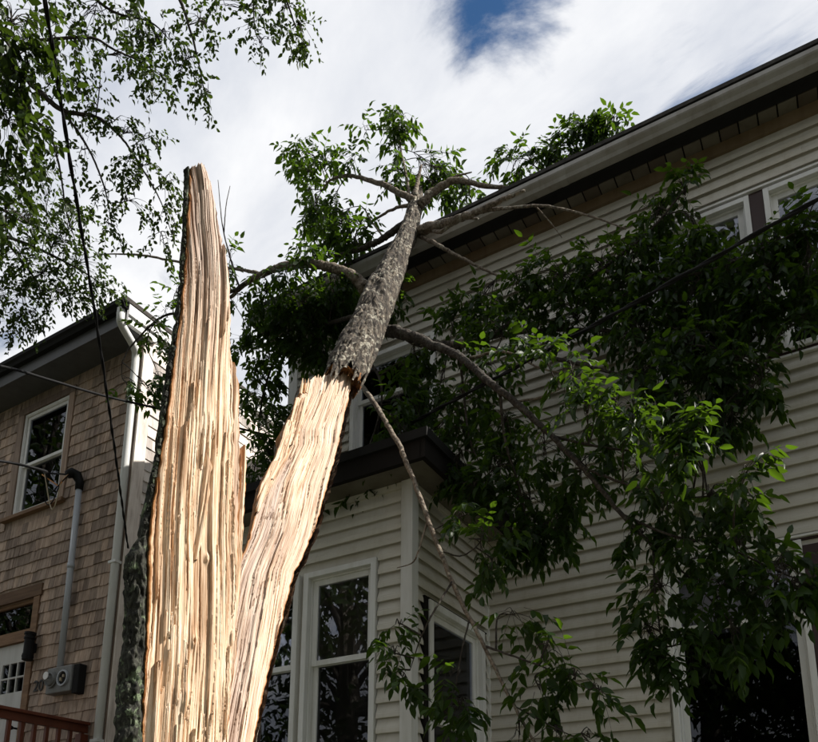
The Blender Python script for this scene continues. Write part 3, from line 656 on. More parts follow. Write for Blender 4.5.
MB().tube([(-7.61, YL-0.075, 6.0), (-7.61, YL-0.075, 6.10), (-7.64, YL-0.10, 6.19), (-7.66, YL-0.16, 6.20), (-7.67, YL-0.20, 6.16)], [0.045, 0.05, 0.062, 0.062, 0.05], 14).build('weatherhead', 'black_metal', met, smooth=True)
WH = np.array([-7.67, YL-0.20, 6.16])
for i, (m, dx, dz) in enumerate((('cable_black', -0.30, -0.34), ('wire_pale', -0.20, -0.42), ('wire_orange', -0.10, -0.16), ('cable_black', -0.42, -0.22))):
    a = WH+np.array([0.01*i, 0, 0]); e = WH+np.array([-0.22-0.05*i, -0.12, 0.03])
    MB().tube(smooth_path([a, a+np.array([-0.03, -0.05, -0.10]), WH+np.array([dx*0.55, -0.05, dz]), WH+np.array([dx, -0.05, dz*0.85]), e], 16), 0.007, 6).build('wire', m, met, smooth=True)

# porch and its railing
porch = thing('porch', (-9.0, 4.2, 0), 'raised wooden porch at the door of the shingle house', 'porch')
for i in range(14): MB().box(-10.4, -7.0, 3.02+i*0.155, 3.02+i*0.155+0.148, 2.14, 2.18).build('deck_board', 'rail_stain', porch)
MB().box(-10.4, -7.0, 3.0, 3.04, 1.93, 2.138).box(-7.04, -7.0, 3.041, 5.17, 1.93, 2.138).build('rim_joist', 'rail_stain', porch)
for x in (-10.3, -7.1):
    for y in (3.1, 5.0): MB().box(x-0.05, x+0.05, y-0.05, y+0.05, 0, 1.93).build('post', 'rail_stain', porch)
rl = thing('porch_railing', (-7.06, 4.2, 2.18), 'red brown wooden porch railing with square balusters', 'railing')
MB().box(-7.12, -7.0, 3.05, 5.165, 3.10, 3.135).build('top_rail', 'rail_stain', rl, bevel=0.006)
MB().box(-7.085, -7.035, 3.08, 5.165, 3.02, 3.098).build('sub_rail', 'rail_stain', rl)
MB().box(-7.08, -7.04, 3.08, 5.165, 2.27, 2.31).build('bottom_rail', 'rail_stain', rl)
for i in range(15):
    y = 3.2+i*0.135; MB().box(-7.078, -7.042, y, y+0.036, 2.31, 3.02).build('baluster', 'rail_stain', rl)
for y in (3.05, 5.07): MB().box(-7.105, -7.015, y, y+0.09, 2.18, 3.0 if y > 4 else 3.25).build('newel', 'rail_stain', rl)

# ================================================================== STUMP
HZ = unit([FWD[0], FWD[1], 0])                                   # camera heading, level
def rotz(v, deg): a = math.radians(deg); return np.array([v[0]*math.cos(a)-v[1]*math.sin(a), v[0]*math.sin(a)+v[1]*math.cos(a), v[2]])
S0 = at(190, 742, 3.2); NS = rotz(-HZ, 34); ES = unit(np.cross((0, 0, 1), NS)); 
if ES@RIGHT < 0: ES = -ES
def sp(x, y, out=0.0): return onplane(x, y, S0+NS*out, NS)
def resample(pts, ys):
    pts = np.asarray(pts, float); return np.interp(ys, pts[:, 1], pts[:, 0])
LE = [(190, 168), (188.5, 200), (186.5, 240), (184, 280), (180, 320), (175.5, 350), (170, 390), (165, 430), (158, 470), (152, 510), (148.5, 540), (147.5, 580), (147, 620), (145.5, 660), (143.5, 700), (142, 742), (138, 820), (134, 900), (128, 1020), (124, 1090)]
RE = [(203, 168), (209, 184), (214, 204), (217, 225), (222, 243), (226, 262), (229, 285), (230.5, 310), (231, 335), (231, 360), (232, 390), (233, 430), (234, 470), (234.5, 510), (236, 560), (235, 600), (232, 650), (228, 700), (224, 742), (222, 820), (222, 900), (226, 1020), (232, 1090)]
stump = thing('broken_stump', (S0[0], S0[1], 0), 'tall splintered tree stump with pale torn wood, standing upright in front', 'tree stump')

def strips(uu, u, v, W, rr, seed, wmin, wmax, amp, seg, ragged):
    """torn strips: each runs along the grain and ends in ragged steps, where the next layer shows"""
    h = np.zeros_like(u); one = np.ones_like(u); c = -0.02; v0, v1 = v.min()-0.1, v.max()+0.1; k = 0
    while c < W+0.05:
        w = wmin+(wmax-wmin)*rr.random()**1.8
        lo = c+0.35*wmin*(vnoise(v*1.7, one*(k*1.3), seed)-0.5)*2; hi = c+w+0.35*wmin*(vnoise(v*1.7, one*((k+1)*1.3), seed)-0.5)*2
        m = (uu >= lo) & (uu < hi)
        vj = v+ragged*(vnoise(u*75, one*k*2.7, seed+1)-0.5)+0.5*ragged*(vnoise(u*260, one*k*5.1, seed+2)-0.5)
        cuts = [v0]
        while cuts[-1] < v1: cuts.append(cuts[-1]+seg*(0.25+1.5*rr.random()))
        hs_ = np.array([(rr.random()**1.5)*amp for _ in cuts]); tl = np.array([rr.uniform(-0.3, 0.9)*amp*0.5 for _ in cuts])
        idx = np.clip(np.searchsorted(np.array(cuts), vj)-1, 0, len(cuts)-1); loc = vj-np.array(cuts)[idx]
        x_ = np.clip((uu-lo)/np.maximum(hi-lo, 1e-4), 0, 1)
        h = np.where(m, hs_[idx]+tl[idx]*np.clip(loc/seg, 0, 1)+rr.uniform(-0.5, 0.5)*amp*0.5*(x_-0.5)-0.15*amp*(2*x_-1)**6, h)
        c += w; k += 1
    return h
def fibres(u, v, W, seed, amp=1.0):
    """relief of torn wood: coarse strips, finer strips, cracks and a little fibre; u across and v along, in metres"""
    rr = random.Random(seed); v0, v1 = v.min(), v.max(); one = np.ones_like(u)
    uu = u+0.014*(fbm(u*4, v*0.6, seed, 2)-0.5)+0.007*np.sin(v*1.7+seed)
    m1 = np.clip((fbm(u*9, v*0.9, seed+50, 3)-0.38)*4, 0.12, 1); m2 = np.clip((fbm(u*14+3, v*1.4, seed+51, 3)-0.42)*5, 0.08, 1)
    h = strips(uu, u, v, W, rr, seed+100, 0.020, 0.085, 0.030, 0.85, 0.34)
    h = h+m1*strips(uu+0.004, u, v, W, rr, seed+200, 0.006, 0.030, 0.010, 0.60, 0.26)
    h = h+m2*strips(uu-0.003, u, v, W, rr, seed+300, 0.0025, 0.010, 0.0050, 0.34, 0.12)
    h = h+m2*0.0028*(fbm(uu*330, v*3.5, seed+21, 2)-0.5)+0.006*(fbm(u*14, v*2.0, seed+30, 3)-0.5)
    for k in range(30):                                 # cracks that open along the grain
        c = rr.uniform(0, 1)*W; e = rr.uniform(v0, v1); ln = rr.uniform(0.12, 0.7); wd = rr.uniform(0.0016, 0.0055); dp = rr.uniform(0.012, 0.04)
        line = c+0.012*(vnoise(v*2.5, one*k*2.1, seed+7)-0.5)+0.005*(vnoise(v*9, one*k*4.1, seed+8)-0.5)
        tp = np.clip(1-((v-e)/ln)**2, 0, 1)
        h = h-dp*tp*np.clip(1-(np.abs(uu-line)/(wd*(0.35+tp)))**2, 0, 1)
    return (h-0.012)*amp
def split_face(name, Lp, Rp, nrm, NU, seed, parent, amp=1.0, thick=0.05, extra=None, tone=None, rimL=0.0, rimR=0.0, dome=0.02, u_off=0.0, jag=0.0):
    """Lp, Rp: (NV, 3) edges from the top down"""
    NV = len(Lp); W_ = np.linalg.norm(Rp-Lp, axis=1); us = np.linspace(0, 1, NU)
    along = np.concatenate([[0], np.cumsum(np.linalg.norm(np.diff((Lp+Rp)/2, axis=0), axis=1))]); along = along[-1]-along
    Umet = us[None]*W_[:, None]-W_[:, None]/2+0.25+u_off; Vm = np.repeat(along[:, None], NU, 1)
    h = fibres(Umet, Vm, 0.5, seed, amp)+dome*(1-(2*us[None]-1)**2)
    if extra is not None: h = h+extra(np.repeat(us[None], NV, 0), Vm, Umet)
    jit = np.zeros((NV, NU))
    P = Lp[:, None]+(Rp-Lp)[:, None]*us[None, :, None]+nrm*h[..., None]
    # ragged outline: nudge the rim along the width
    e = unit((Rp-Lp)[NV//2]); jl = (fbm(along*22, along*0+1, seed+1, 4)-0.5)*0.012; jr = (fbm(along*22, along*0+5, seed+2, 4)-0.5)*0.016
    P = P+e*(jl[:, None]*np.clip(1-us*8, 0, 1)[None]+jr[:, None]*np.clip(1-(1-us)*8, 0, 1)[None])[..., None]
    if jag:
        ax = unit((Lp[0]+Rp[0])/2-(Lp[30]+Rp[30])/2); fall = np.exp(-(along[0]-along)/0.07)[:, None]
        P = P+ax*(jag*(vnoise(us*9, us*0+2, seed)+0.6*vnoise(us*31, us*0+4, seed)-0.8)[None]*fall)[..., None]
    # sides folded back
    cl = [P[:, 0]-nrm*thick, P[:, 0]-nrm*thick*0.4+e*-0.002]; cr = [P[:, -1]-nrm*thick*0.4+e*0.002, P[:, -1]-nrm*thick]
    G = np.concatenate([np.stack(cl, 1), P, np.stack(cr, 1)], 1); NUU = G.shape[1]
    top = G[0]-nrm*thick; G = np.concatenate([top[None], G], 0); NVV = NV+1
    V = G.reshape(-1, 3); ii = (np.arange(NVV-1)[:, None]*NUU+np.arange(NUU-1)[None]).ravel()
    Fq = np.stack([ii, ii+NUU, ii+NUU+1, ii+1], 1)
    o = mesh_obj(name, V, Fq, 'split_wood', parent, smooth=True); me = o.data
    if len(me.vertices) == len(V):
        padU = np.concatenate([Umet[:, :1]-0.02, Umet[:, :1]-0.01, Umet, Umet[:, -1:]+0.01, Umet[:, -1:]+0.02], 1); padU = np.concatenate([padU[:1], padU], 0)
        padV = np.concatenate([Vm[:, :2], Vm, Vm[:, -2:]], 1); padV = np.concatenate([padV[:1]+0.03, padV], 0)
        uvl = me.uv_layers.new(name='UVMap'); li = np.empty(len(me.loops), np.int32); me.loops.foreach_get('vertex_index', li)
        uvl.data.foreach_set('uv', np.stack([padU.ravel()[li], padV.ravel()[li]], 1).astype(np.float32).ravel())
        T = np.zeros((NV, NU)) if tone is None else tone(np.repeat(us[None], NV, 0), Vm, Umet)
        def pad(A): A = np.concatenate([A[:, :1], A[:, :1], A, A[:, -1:], A[:, -1:]], 1); return np.concatenate([A[:1], A], 0)
        at_ = me.attributes.new('tone', 'FLOAT', 'POINT'); at_.data.foreach_set('value', pad(np.clip(T, 0, 1)).ravel().astype(np.float32))
        wob = 0.6+0.8*fbm(Vm*14, Umet*20, seed+31, 3)
        Rm = np.zeros((NV, NU))
        if rimL: Rm = np.maximum(Rm, np.clip(1.3-us[None]*W_[:, None]/(rimL*wob), 0, 1))
        if rimR: Rm = np.maximum(Rm, np.clip(1.3-(1-us[None])*W_[:, None]/(rimR*wob), 0, 1))
        rm = pad(Rm); 
        if rimL: rm[:, :2] = 1
        if rimR: rm[:, -2:] = 1
        at2 = me.attributes.new('rim', 'FLOAT', 'POINT'); at2.data.foreach_set('value', rm.ravel().astype(np.float32))
    return o
ys = np.concatenate([np.linspace(168, 742, 760), np.linspace(744, 1085, 120)])
Lp = np.array([sp(resample(LE, y), y) for y in ys]); Rp = np.array([sp(resample(RE, y), y) for y in ys])
top_h = Lp[0][2]
def stump_tone(u, v, U): 
    g = np.clip((v-(v.max()-1.25))/0.75, 0, 1); return np.clip(g*0.85+0.35*(fbm(U*40, v*1.5, 5, 3)-0.5), 0, 1)
def stump_extra(u, v, U):
    H = v.max(); e = np.zeros_like(u)
    # the knots of old side branches, the grain bulging round them
    for (px_, py_, r) in ((191, 642, 0.020), (181, 700, 0.030), (205, 560, 0.012)):
        p = sp(px_, py_); vv = (p[2]-0); # approx height
        row = np.argmin(np.abs(ys-py_)); vk = v[row, 0]; uk = (px_-resample(LE, py_))/(resample(RE, py_)-resample(LE, py_))
        Uk = U[row, int(uk*(u.shape[1]-1))]; d2 = ((U-Uk)/r)**2+((v-vk)/(r*1.9))**2
        e = e+0.016*np.exp(-d2)-(0.018*np.exp(-d2*22) if py_ == 642 else 0.004*np.exp(-d2*14))
    return e
split_face('split_face', Lp, Rp, NS, 250, 3, stump, 1.0, 0.05, stump_extra, stump_tone, rimL=0.010, jag=0.025)
# the shards that stand along its right side
def shard(name, le, re, seed, out, amp=0.7, n=220, nu=50, rimR=0.0, tone=None, thick=0.05, dome=0.012):
    y0 = max(le[0][1], re[0][1]); y1 = min(le[-1][1], re[-1][1]); yy = np.linspace(y0, y1, n)
    A = np.array([sp(resample(le, y), y, out) for y in yy]); B = np.array([sp(resample(re, y), y, out) for y in yy])
    return split_face(name, A, B, NS, nu, seed, stump, amp, thick, None, tone, 0.0, rimR, dome)
shard('splinter', [(227, 348), (224, 372), (221, 420), (217, 480), (214, 560), (212, 660), (210, 742), (208, 900)], [(228.5, 348), (232, 358), (236, 368), (238, 388), (238.5, 430), (239, 480), (238, 560), (236, 640), (229, 700), (225, 742), (224, 900)], 23, -0.035, 0.8, rimR=0.004, tone=lambda u, v, U: 0.45+0*u)
shard('splinter', [(243, 446), (240, 470), (237, 520), (233, 600), (228, 680), (222, 760)], [(244.5, 446), (245.5, 462), (244.5, 490), (242.5, 540), (238, 600), (232, 665), (226, 760)], 31, -0.055, 0.5, n=140, nu=24, rimR=0.003)
shard('splinter', [(207.5, 448), (205, 462), (201, 490), (197, 530), (194, 560)], [(209, 448), (211, 470), (208, 500), (203, 535), (197, 560)], 47, 0.018, 0.35, n=90, nu=24, thick=0.03, dome=0.008)
shard('splinter', [(204, 400), (202, 415), (201, 440), (199, 470)], [(206, 398), (209, 418), (208, 445), (203, 470)], 52, 0.010, 0.35, n=80, nu=20, thick=0.02, tone=lambda u, v, U: 0.4+0*u)
# bark: the rounded back of the trunk, showing past the left rim
def bark_shell(name, ys, left_px, right_px, depth, parent, mat, seed, NA=90):
    V = []; n = len(ys)
    for y in ys:
        a = sp(resample(left_px, y), y, -0.012); b = sp(resample(right_px, y), y, -0.03); c = (a+b)/2; hw = np.linalg.norm(b-a)/2; e = unit(b-a)
        dd = np.interp(y, [168, 260, 450, 560, 1085], depth)
        t = np.linspace(0, math.pi, NA); zz = c[2]
        r = 1+0*t
        bump = 0.018*(fbm(t*8, zz*11, seed, 4)-0.5)+0.016*np.clip(np.abs(vnoise(t*13+zz*2.5, zz*9, seed+3)-0.5)*3, 0, 1)+0.006*vnoise(t*60, zz*45, seed+8)
        P = c-e*(np.cos(t)*(hw+bump))[:, None]-NS*(np.sin(t)*(dd+bump))[:, None]
        V.append(P)
    V = np.array(V); NR = 26; q = np.linspace(0, 1, NR, endpoint=False); front = []
    for i, y in enumerate(ys):                              # the bark's own thickness, from the wood's rim out to its outer face
        a = sp(resample(LE, y), y, -0.008); b = V[i, 0]; w = np.linalg.norm(b-a); zz = a[2]
        n_ = 0.5*w*np.sin(q*math.pi)+w*0.7*(fbm(q*w*60, zz*22, seed+40, 4)-0.5)*np.sin(q*math.pi)**0.5+0.012*np.clip(w/0.03, 0, 1)*(vnoise(q*w*140, zz*60, seed+44)-0.5)
        front.append(a+(b-a)*q[:, None]+NS*n_[:, None])
    G = np.concatenate([np.array(front), V], 1); NUU = G.shape[1]
    ii = (np.arange(n-1)[:, None]*NUU+np.arange(NUU-1)[None]).ravel(); Fq = np.stack([ii, ii+1, ii+NUU+1, ii+NUU], 1)
    return mesh_obj(name, G.reshape(-1, 3), Fq, mat, parent, smooth=True)
BL = [(187, 168), (186, 240), (182, 290), (177, 330), (169, 380), (161, 440), (154, 480), (148, 510), (143, 535), (136, 546), (131, 556), (129, 590), (130, 620), (127, 650), (125, 680), (121, 720), (119, 742), (112, 820), (104, 920), (84, 1040), (70, 1090)]
BR = [(x-4, y) for x, y in RE]; BR = [(x+(0 if y < 900 else (y-900)*0.12), y) for x, y in BR]
bk = bark_shell('bark', np.concatenate([np.linspace(169, 742, 420), np.linspace(746, 1088, 160)]), BL, BR, (0.03, 0.07, 0.14, 0.24, 0.30), stump, 'mossy_bark', 71, NA=110)
# loose bark flakes along the left rim
rr = random.Random(5); fm = MB()
for i in range(420):
    y = rr.uniform(190, 740); bl_ = resample(BL, y); le_ = resample(LE, y); x = bl_+rr.random()**1.3*(le_-bl_-1.0)-rr.uniform(0, 1.5); p = sp(x, y, rr.uniform(-0.02, 0.012)); s = rr.uniform(0.003, 0.009); l = s*rr.uniform(1.2, 3.5)
    R = [unit([rr.gauss(0, 1), rr.gauss(0, 1), rr.gauss(0, .5)]) for _ in range(2)]; w3 = unit(np.cross(R[0], R[1])); R[1] = np.cross(w3, R[0])
    up = unit(np.array([0, 0, 1.0])+0.35*R[0]); sd = unit(np.cross(up, w3)); w3 = np.cross(sd, up)
    fm.hexa([tuple(p+sd*a*s+w3*b*s*0.35+up*c*l) for c in (-0.5, 0.5) for a, b in ((-1, -1), (1, -1), (0.7+0.3*c, 1), (-0.8, 1))])
tag(fm.build('bark_flakes', 'mossy_bark', stump), kind='stuff')

# ================================================================== FALLEN TREE
A0 = at(240, 742, 3.42); A1 = onY(409, 222, 5.12)
fallen = thing('fallen_tree', (A0[0], A0[1], A0[2]-0.3), 'snapped leafy tree leaning from the stump onto the eave of the siding house', 'fallen tree')
AX = unit(A1-A0)
def on_axis(x, y): return nearline(x, y, A0, A1)
# split lower part
mid = on_axis(290, 560); vw = unit(mid-CAM); n0 = -(vw-AX*(vw@AX)); n0 = unit(n0); b0 = np.cross(AX, n0)
if b0@RIGHT < 0: b0 = -b0
NF = unit(n0*math.cos(math.radians(15))+b0*math.sin(math.radians(15)))
def fp(x, y, out=0.0): return onplane(x, y, mid+NF*out, NF)
FL = [(309, 381), (301, 384), (299, 399), (290, 416), (280, 434), (281, 450), (268, 470), (260, 485), (256, 508), (250, 538), (240, 564), (236, 600), (232, 650), (226, 700), (220, 742), (206, 830), (195, 900)]
FR = [(342, 373), (352, 376), (347.5, 398), (340, 428), (334, 458), (322, 499), (315, 526), (300, 564), (294, 572), (276, 640), (262, 695), (253, 742), (235, 830), (222, 900)]
# parametrise along the trunk, not by rows of the picture
def along_pts(poly, n):
    P = np.array([fp(*q) for q in poly]); s = (P-A0)@AX; o = np.argsort(-s); P = P[o]; s = s[o]; return P, s
PL, sL = along_pts(FL[1:], 0); PR, sR = along_pts(FR[1:], 0)
NSL = 640; s_bot = max(sL[-1], sR[-1]); tt = np.linspace(0, 1, NSL)
sl_ = sL[0]+(s_bot-sL[0])*tt; sr_ = sR[0]+0.02+(s_bot-sR[0]-0.02)*tt       # the torn top slants
Lq = np.stack([np.interp(-sl_, -sL, PL[:, k]) for k in range(3)], 1); Rq = np.stack([np.interp(-sr_, -sR, PR[:, k]) for k in range(3)], 1)
def slab_layer(u, v, U):
    """1 where the upper, paler layer of wood is left; its lower edge is torn into long points"""
    t = (v.max()-v)/(v.max()-v.min()+1e-9)
    te = np.interp(u, [0, 0.12, 0.30, 0.48, 0.60, 1.0], [0.10, 0.16, 0.27, 0.44, 1.4, 1.6])+0.10*(vnoise(U*55, U*0, 3)-0.5)+0.07*(vnoise(U*170, U*0+2, 4)-0.5)
    return np.clip((te-t)/0.006, 0, 1)
def slab_extra(u, v, U): return 0.013*slab_layer(u, v, U)-0.004
def slab_tone(u, v, U):
    g = 1-slab_layer(u, v, U); spots = np.clip((vnoise(U*60, v*45, 11)-0.90)*14, 0, 1)*g
    return np.clip(g*0.40+0.42+0.5*(fbm(U*30, v*2, 8, 3)-0.5)+spots, 0, 1)
trunk_face = split_face('split_face', Lq, Rq, NF, 170, 61, fallen, 0.50, 0.05, slab_extra, slab_tone, rimL=0.010, rimR=0.008, dome=0.015, jag=0.07)
# torn strips that still hang on its left rim
for sd, le, re in ((83, [(287, 420), (282, 437), (276, 455), (266, 480)], [(297, 418), (294, 438), (288, 458), (271, 484)]), (85, [(272, 462), (262, 482), (257, 500), (256, 512)], [(280, 462), (275, 480), (266, 496), (258, 514)]), (87, [(296, 398), (290, 420), (284, 445)], [(309, 398), (303, 422), (290, 450)])):
    yy = np.linspace(le[0][1], le[-1][1], 90)
    A = np.array([fp(resample(le, y), y, 0.022) for y in yy]); B = np.array([fp(resample(re, y), y, 0.030) for y in yy])
    split_face('torn_strip', A, B, NF, 26, sd, fallen, 0.45, 0.022, None, lambda u, v, U: 0.15+0*u, 0.003, 0.0, 0.006)
# bark on the back of the split part
V = []; NA = 60; s2 = np.arange(0, NSL, 2)
for i in s2:
    a, b = Lq[i], Rq[i]; s = tt[i]*4.0
    c = (a+b)/2-NF*0.012; e = unit(b-a); hw = np.linalg.norm(b-a)/2; t = np.linspace(0, math.pi, NA)
    bump = 0.014*fbm(t*8, np.full(NA, s*9), 91, 4)+0.014*np.clip(np.abs(vnoise(t*10+s*2, np.full(NA, s*8), 93)-0.5)*3, 0, 1)
    V.append(c-e*(np.cos(t)*(hw-0.002+(bump+0.050*(1-tt[i])+0.006)*np.where(t > 1.6, 1.0, 0.05)))[:, None]-NF*(np.sin(t)*(hw*0.9+bump))[:, None])
V = np.array(V).reshape(-1, 3); ii = (np.arange(len(s2)-1)[:, None]*NA+np.arange(NA-1)[None]).ravel()
mesh_obj('bark', V, np.stack([ii, ii+1, ii+NA+1, ii+NA], 1), 'bark', fallen, smooth=True)
# the whole upper trunk
def trunk_tube(name, pts, rads, mat, parent, seed, seg=72, n=320, rough=0.012, ragged=0.0):
    P = smooth_path(pts, n); r = np.interp(np.linspace(0, 1, n), np.linspace(0, 1, len(rads)), rads); T, U, W = frames(P)
    a = np.linspace(0, 2*math.pi, seg, endpoint=False); s = np.concatenate([[0], np.cumsum(np.linalg.norm(np.diff(P, axis=0), axis=1))])
    ca, sa = np.cos(a)[None], np.sin(a)[None]; S = s[:, None]
    b = rough*2.0*(fbm(ca*3+S*4+5, sa*3+S*4, seed, 4)-0.5)+rough*(np.clip(np.abs(vnoise(ca*6+S*2, sa*6+S*11, seed+3)-0.5)*3.2, 0, 1)-0.5)
    b = b*(r[:, None]/rads[0]*0.8+0.2)
    G = P[:, None]+((r[:, None]+b)*ca)[..., None]*U[:, None]+((r[:, None]+b)*sa)[..., None]*W[:, None]
    if ragged:
        jg = ragged*(vnoise(a*3.2, a*0+2, seed+5)+0.55*vnoise(a*9, a*0, seed+6)+0.3*vnoise(a*23, a*0, seed+7)-0.75)
        G = G-T[:, None]*(jg[None]*np.exp(-S/0.22))[..., None]
    i = np.arange(n-1)[:, None]; k = np.arange(seg)[None]; Fq = np.stack([i*seg+k, i*seg+(k+1) % seg, (i+1)*seg+(k+1) % seg, (i+1)*seg+k], -1).reshape(-1, 4)
    return mesh_obj(name, G.reshape(-1, 3), Fq, mat, parent, smooth=True)
def wpx(px_, p): return px_/F*((p-CAM)@FWD)/2            # half a width in pixels -> radius
tk = [(343, 385), (352, 358), (368, 326), (381, 293), (397, 258), (410, 229), (416, 200), (418, 186)]
TP = np.array([on_axis(*q) for q in tk]); TP[:, :] = TP
# let the foot of the whole trunk sit behind the split face
TP[0] = fp(343, 380, -0.015)
TR = [wpx(w, p) for w, p in zip((37, 38, 35, 31, 23, 17, 13, 8), TP)]
trunk = trunk_tube('trunk', TP, TR, 'bark', fallen, 101, seg=110, n=420, rough=0.017, ragged=0.36)
# torn rotten end where the wood gave way: a ragged ledge across the foot of the whole trunk
T0 = unit(TP[1]-TP[0]); U0 = unit(NF-T0*(NF@T0)); W0 = np.cross(T0, U0); V = []; na, nr = 72, 26
for i in range(nr):
    for k in range(na):
        a = 2*math.pi*k/na; r = TR[0]*1.02*(i+0.02)/(nr-1); x_, y_ = math.cos(a)*r, math.sin(a)*r
        hgt = 0.09*(float(fbm(np.array(x_*26), np.array(y_*26), 7, 4))-0.5)+0.05*(float(vnoise(np.array(x_*70), np.array(y_*70), 9))-0.5)-0.05*(i/(nr-1))**3*(0.3+float(vnoise(np.array(a*5), np.array(1.0), 5)))
        V.append(TP[0]+U0*x_+W0*y_+T0*(hgt+0.01))
V = np.array(V); Fq = np.array([(i*na+k, i*na+(k+1) % na, (i+1)*na+(k+1) % na, (i+1)*na+k) for i in range(nr-1) for k in range(na)])
mesh_obj('rotten_end', V, Fq, 'rotten_wood', fallen, smooth=True)
rs = random.Random(3)
for i in range(26):
    a = rs.uniform(-1.7, 1.7); r = TR[0]*rs.uniform(0.55, 1.0); b = TP[0]+U0*math.cos(a)*r+W0*math.sin(a)*r+T0*0.03; tpt = b-T0*rs.uniform(0.05, 0.12)+U0*rs.uniform(-.01, .01)
    MB().tube([b, (b+tpt)/2+U0*0.003, tpt], [rs.uniform(.005, .011), 0.006, 0.001], 5).build('splinter', 'rotten_wood', fallen)
for i in range(12):
    x = 301+2.6*i+rs.uniform(-1, 1); b = fp(x, 394-0.4*i, 0.006); tpt = fp(x+rs.uniform(1, 4), 381-0.5*i-rs.uniform(0, 5), 0.004)
    MB().tube([b, (b+tpt)/2+NF*0.003, tpt], [0.010, 0.008, 0.0015], 5).build('splinter', 'rotten_wood' if i % 2 else 'split_wood', fallen)

# ---- limbs: (pixels, depth as world Y at each point or None for "on the trunk line", radii px)
SK = []          # skeleton points that foliage hangs from
def limb(pts, rpx, mat='branch_bark', parent=None, n=None, name='branch', seg=10, dep=None, reg=True, store=None):
    P = []
    for q in pts:
        if dep is not None: P.append(at(q[0], q[1], q[2]))
        else: P.append(onY(q[0], q[1], q[2]))
    P = np.array(P); n = n or 8*len(P); Q = smooth_path(P, n)
    rr_ = np.array([wpx(w, p) for w, p in zip(np.interp(np.linspace(0, 1, n), np.linspace(0, 1, len(rpx)), rpx), Q)])
    # small knuckles
    Q = Q+rng.normal(0, 1, Q.shape)*rr_[:, None]*0.12; rr_ = rr_*(1+0.14*(rng.random(n)-0.5))
    V, Fc = tube_geo(Q, rr_, seg); o = mesh_obj(name, [tuple(v) for v in V], Fc, mat, parent if parent is not None else fallen, smooth=True)
    if reg: (store if store is not None else SK).extend([(tuple(q), r) for q, r in zip(Q[2:], rr_[2:])])
    return o
Yt = 5.12
limb([(415, 200, 5.25), (396, 191, 5.22), (381, 184, 5.2), (350, 176, 5.2), (331, 180, 5.2), (322, 190, 5.2)], (7, 6, 5, 3.5, 2.5, 1.2))
limb([(415, 196, 5.25), (418, 180, 5.3), (421, 165, 5.3)], (5, 4, 2))
limb([(410, 200, 5.25), (407, 180, 5.3), (401, 150, 5.35), (398, 125, 5.4)], (4, 2.5, 1.8, 1))
limb([(419, 206, 5.25), (433, 192, 5.3), (456, 181, 5.35), (486, 186, 5.4), (519, 188, 5.5)], (9, 8, 6, 4.5, 2.5))
limb([(436, 190, 5.3), (452, 178, 5.35), (472, 172, 5.4)], (4, 3, 1.2))
limb([(417, 232, 5.1), (444, 224, 5.0), (469, 215, 4.95), (500, 201, 4.9), (525, 190, 4.9)], (11, 9, 7, 5, 2.5))
limb([(472, 214, 4.95), (490, 210, 4.95), (511, 208, 4.9), (545, 206, 4.85), (590, 216, 4.85), (626, 229, 4.85)], (4.5, 3.5, 3, 2.5, 2, 1.2))
limb([(535, 206, 4.87), (550, 222, 4.95), (562, 238, 5.0)], (1.8, 1.2, 0.8))
limb([(420, 236, 5.1), (440, 246, 5.0), (460, 257, 5.0), (490, 272, 5.0), (514, 281, 5.0)], (4.5, 4, 3.2, 2.4, 1.4))
limb([(424, 225, 5.1), (440, 232, 5.0), (458, 218, 5.0), (478, 219, 5.0)], (4, 4, 4, 2))
limb([(412, 205, 5.25), (396, 208, 5.2), (373, 221, 5.2), (362, 235, 5.2)], (4, 3, 2, 1))
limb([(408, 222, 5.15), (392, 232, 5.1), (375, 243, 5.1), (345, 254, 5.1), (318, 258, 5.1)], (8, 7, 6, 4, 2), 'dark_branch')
limb([(384, 238, 5.1), (372, 222, 5.15), (365, 210, 5.2), (360, 205, 5.2)], (2, 1.6, 1.2, 0.8))
limb([(366, 290, 4.80), (358, 281, 4.78), (346, 273, 4.75), (328, 267, 4.7), (305, 264, 4.7), (281, 267, 4.7), (262, 274, 4.7), (245, 284, 4.7), (230, 298, 4.7)], (13, 12, 10, 9, 8.5, 7.5, 6.5, 5, 3))
limb([(262, 274, 4.7), (242, 270, 4.7), (215, 266, 4.7), (185, 263, 4.65), (140, 255, 4.6), (98, 254, 4.6)], (4, 3, 2.6, 2.4, 2.0, 1))
limb([(247, 282, 4.7), (225, 295, 4.6), (190, 310, 4.5), (160, 318, 4.4), (132, 345, 4.35), (122, 362, 4.3)], (3, 2.6, 2.4, 2.2, 1.8, 1), 'dark_branch')
limb([(240, 290, 4.7), (228, 250, 4.7), (222, 222, 4.7), (218, 180, 4.7)], (2.0, 1.5, 1.1, 0.6), 'dark_branch')
limb([(224, 232, 4.7), (226, 206, 4.7), (230, 186, 4.7)], (1.2, 0.9, 0.6), 'dark_branch')
limb([(160, 318, 4.4), (150, 330, 4.4), (146, 345, 4.4)], (1.4, 1, 0.6), 'dark_branch')
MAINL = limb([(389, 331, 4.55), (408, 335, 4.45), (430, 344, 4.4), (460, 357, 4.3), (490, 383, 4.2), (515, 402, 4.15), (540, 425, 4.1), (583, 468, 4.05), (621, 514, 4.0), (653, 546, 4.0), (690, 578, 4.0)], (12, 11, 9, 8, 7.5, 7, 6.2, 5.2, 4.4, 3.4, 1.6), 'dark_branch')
limb([(394, 331, 4.6), (418, 340, 4.75), (440, 346, 4.85), (462, 344, 4.9), (494, 336, 5.0), (540, 330, 5.1)], (11, 11, 10, 9, 6, 3), 'bark')
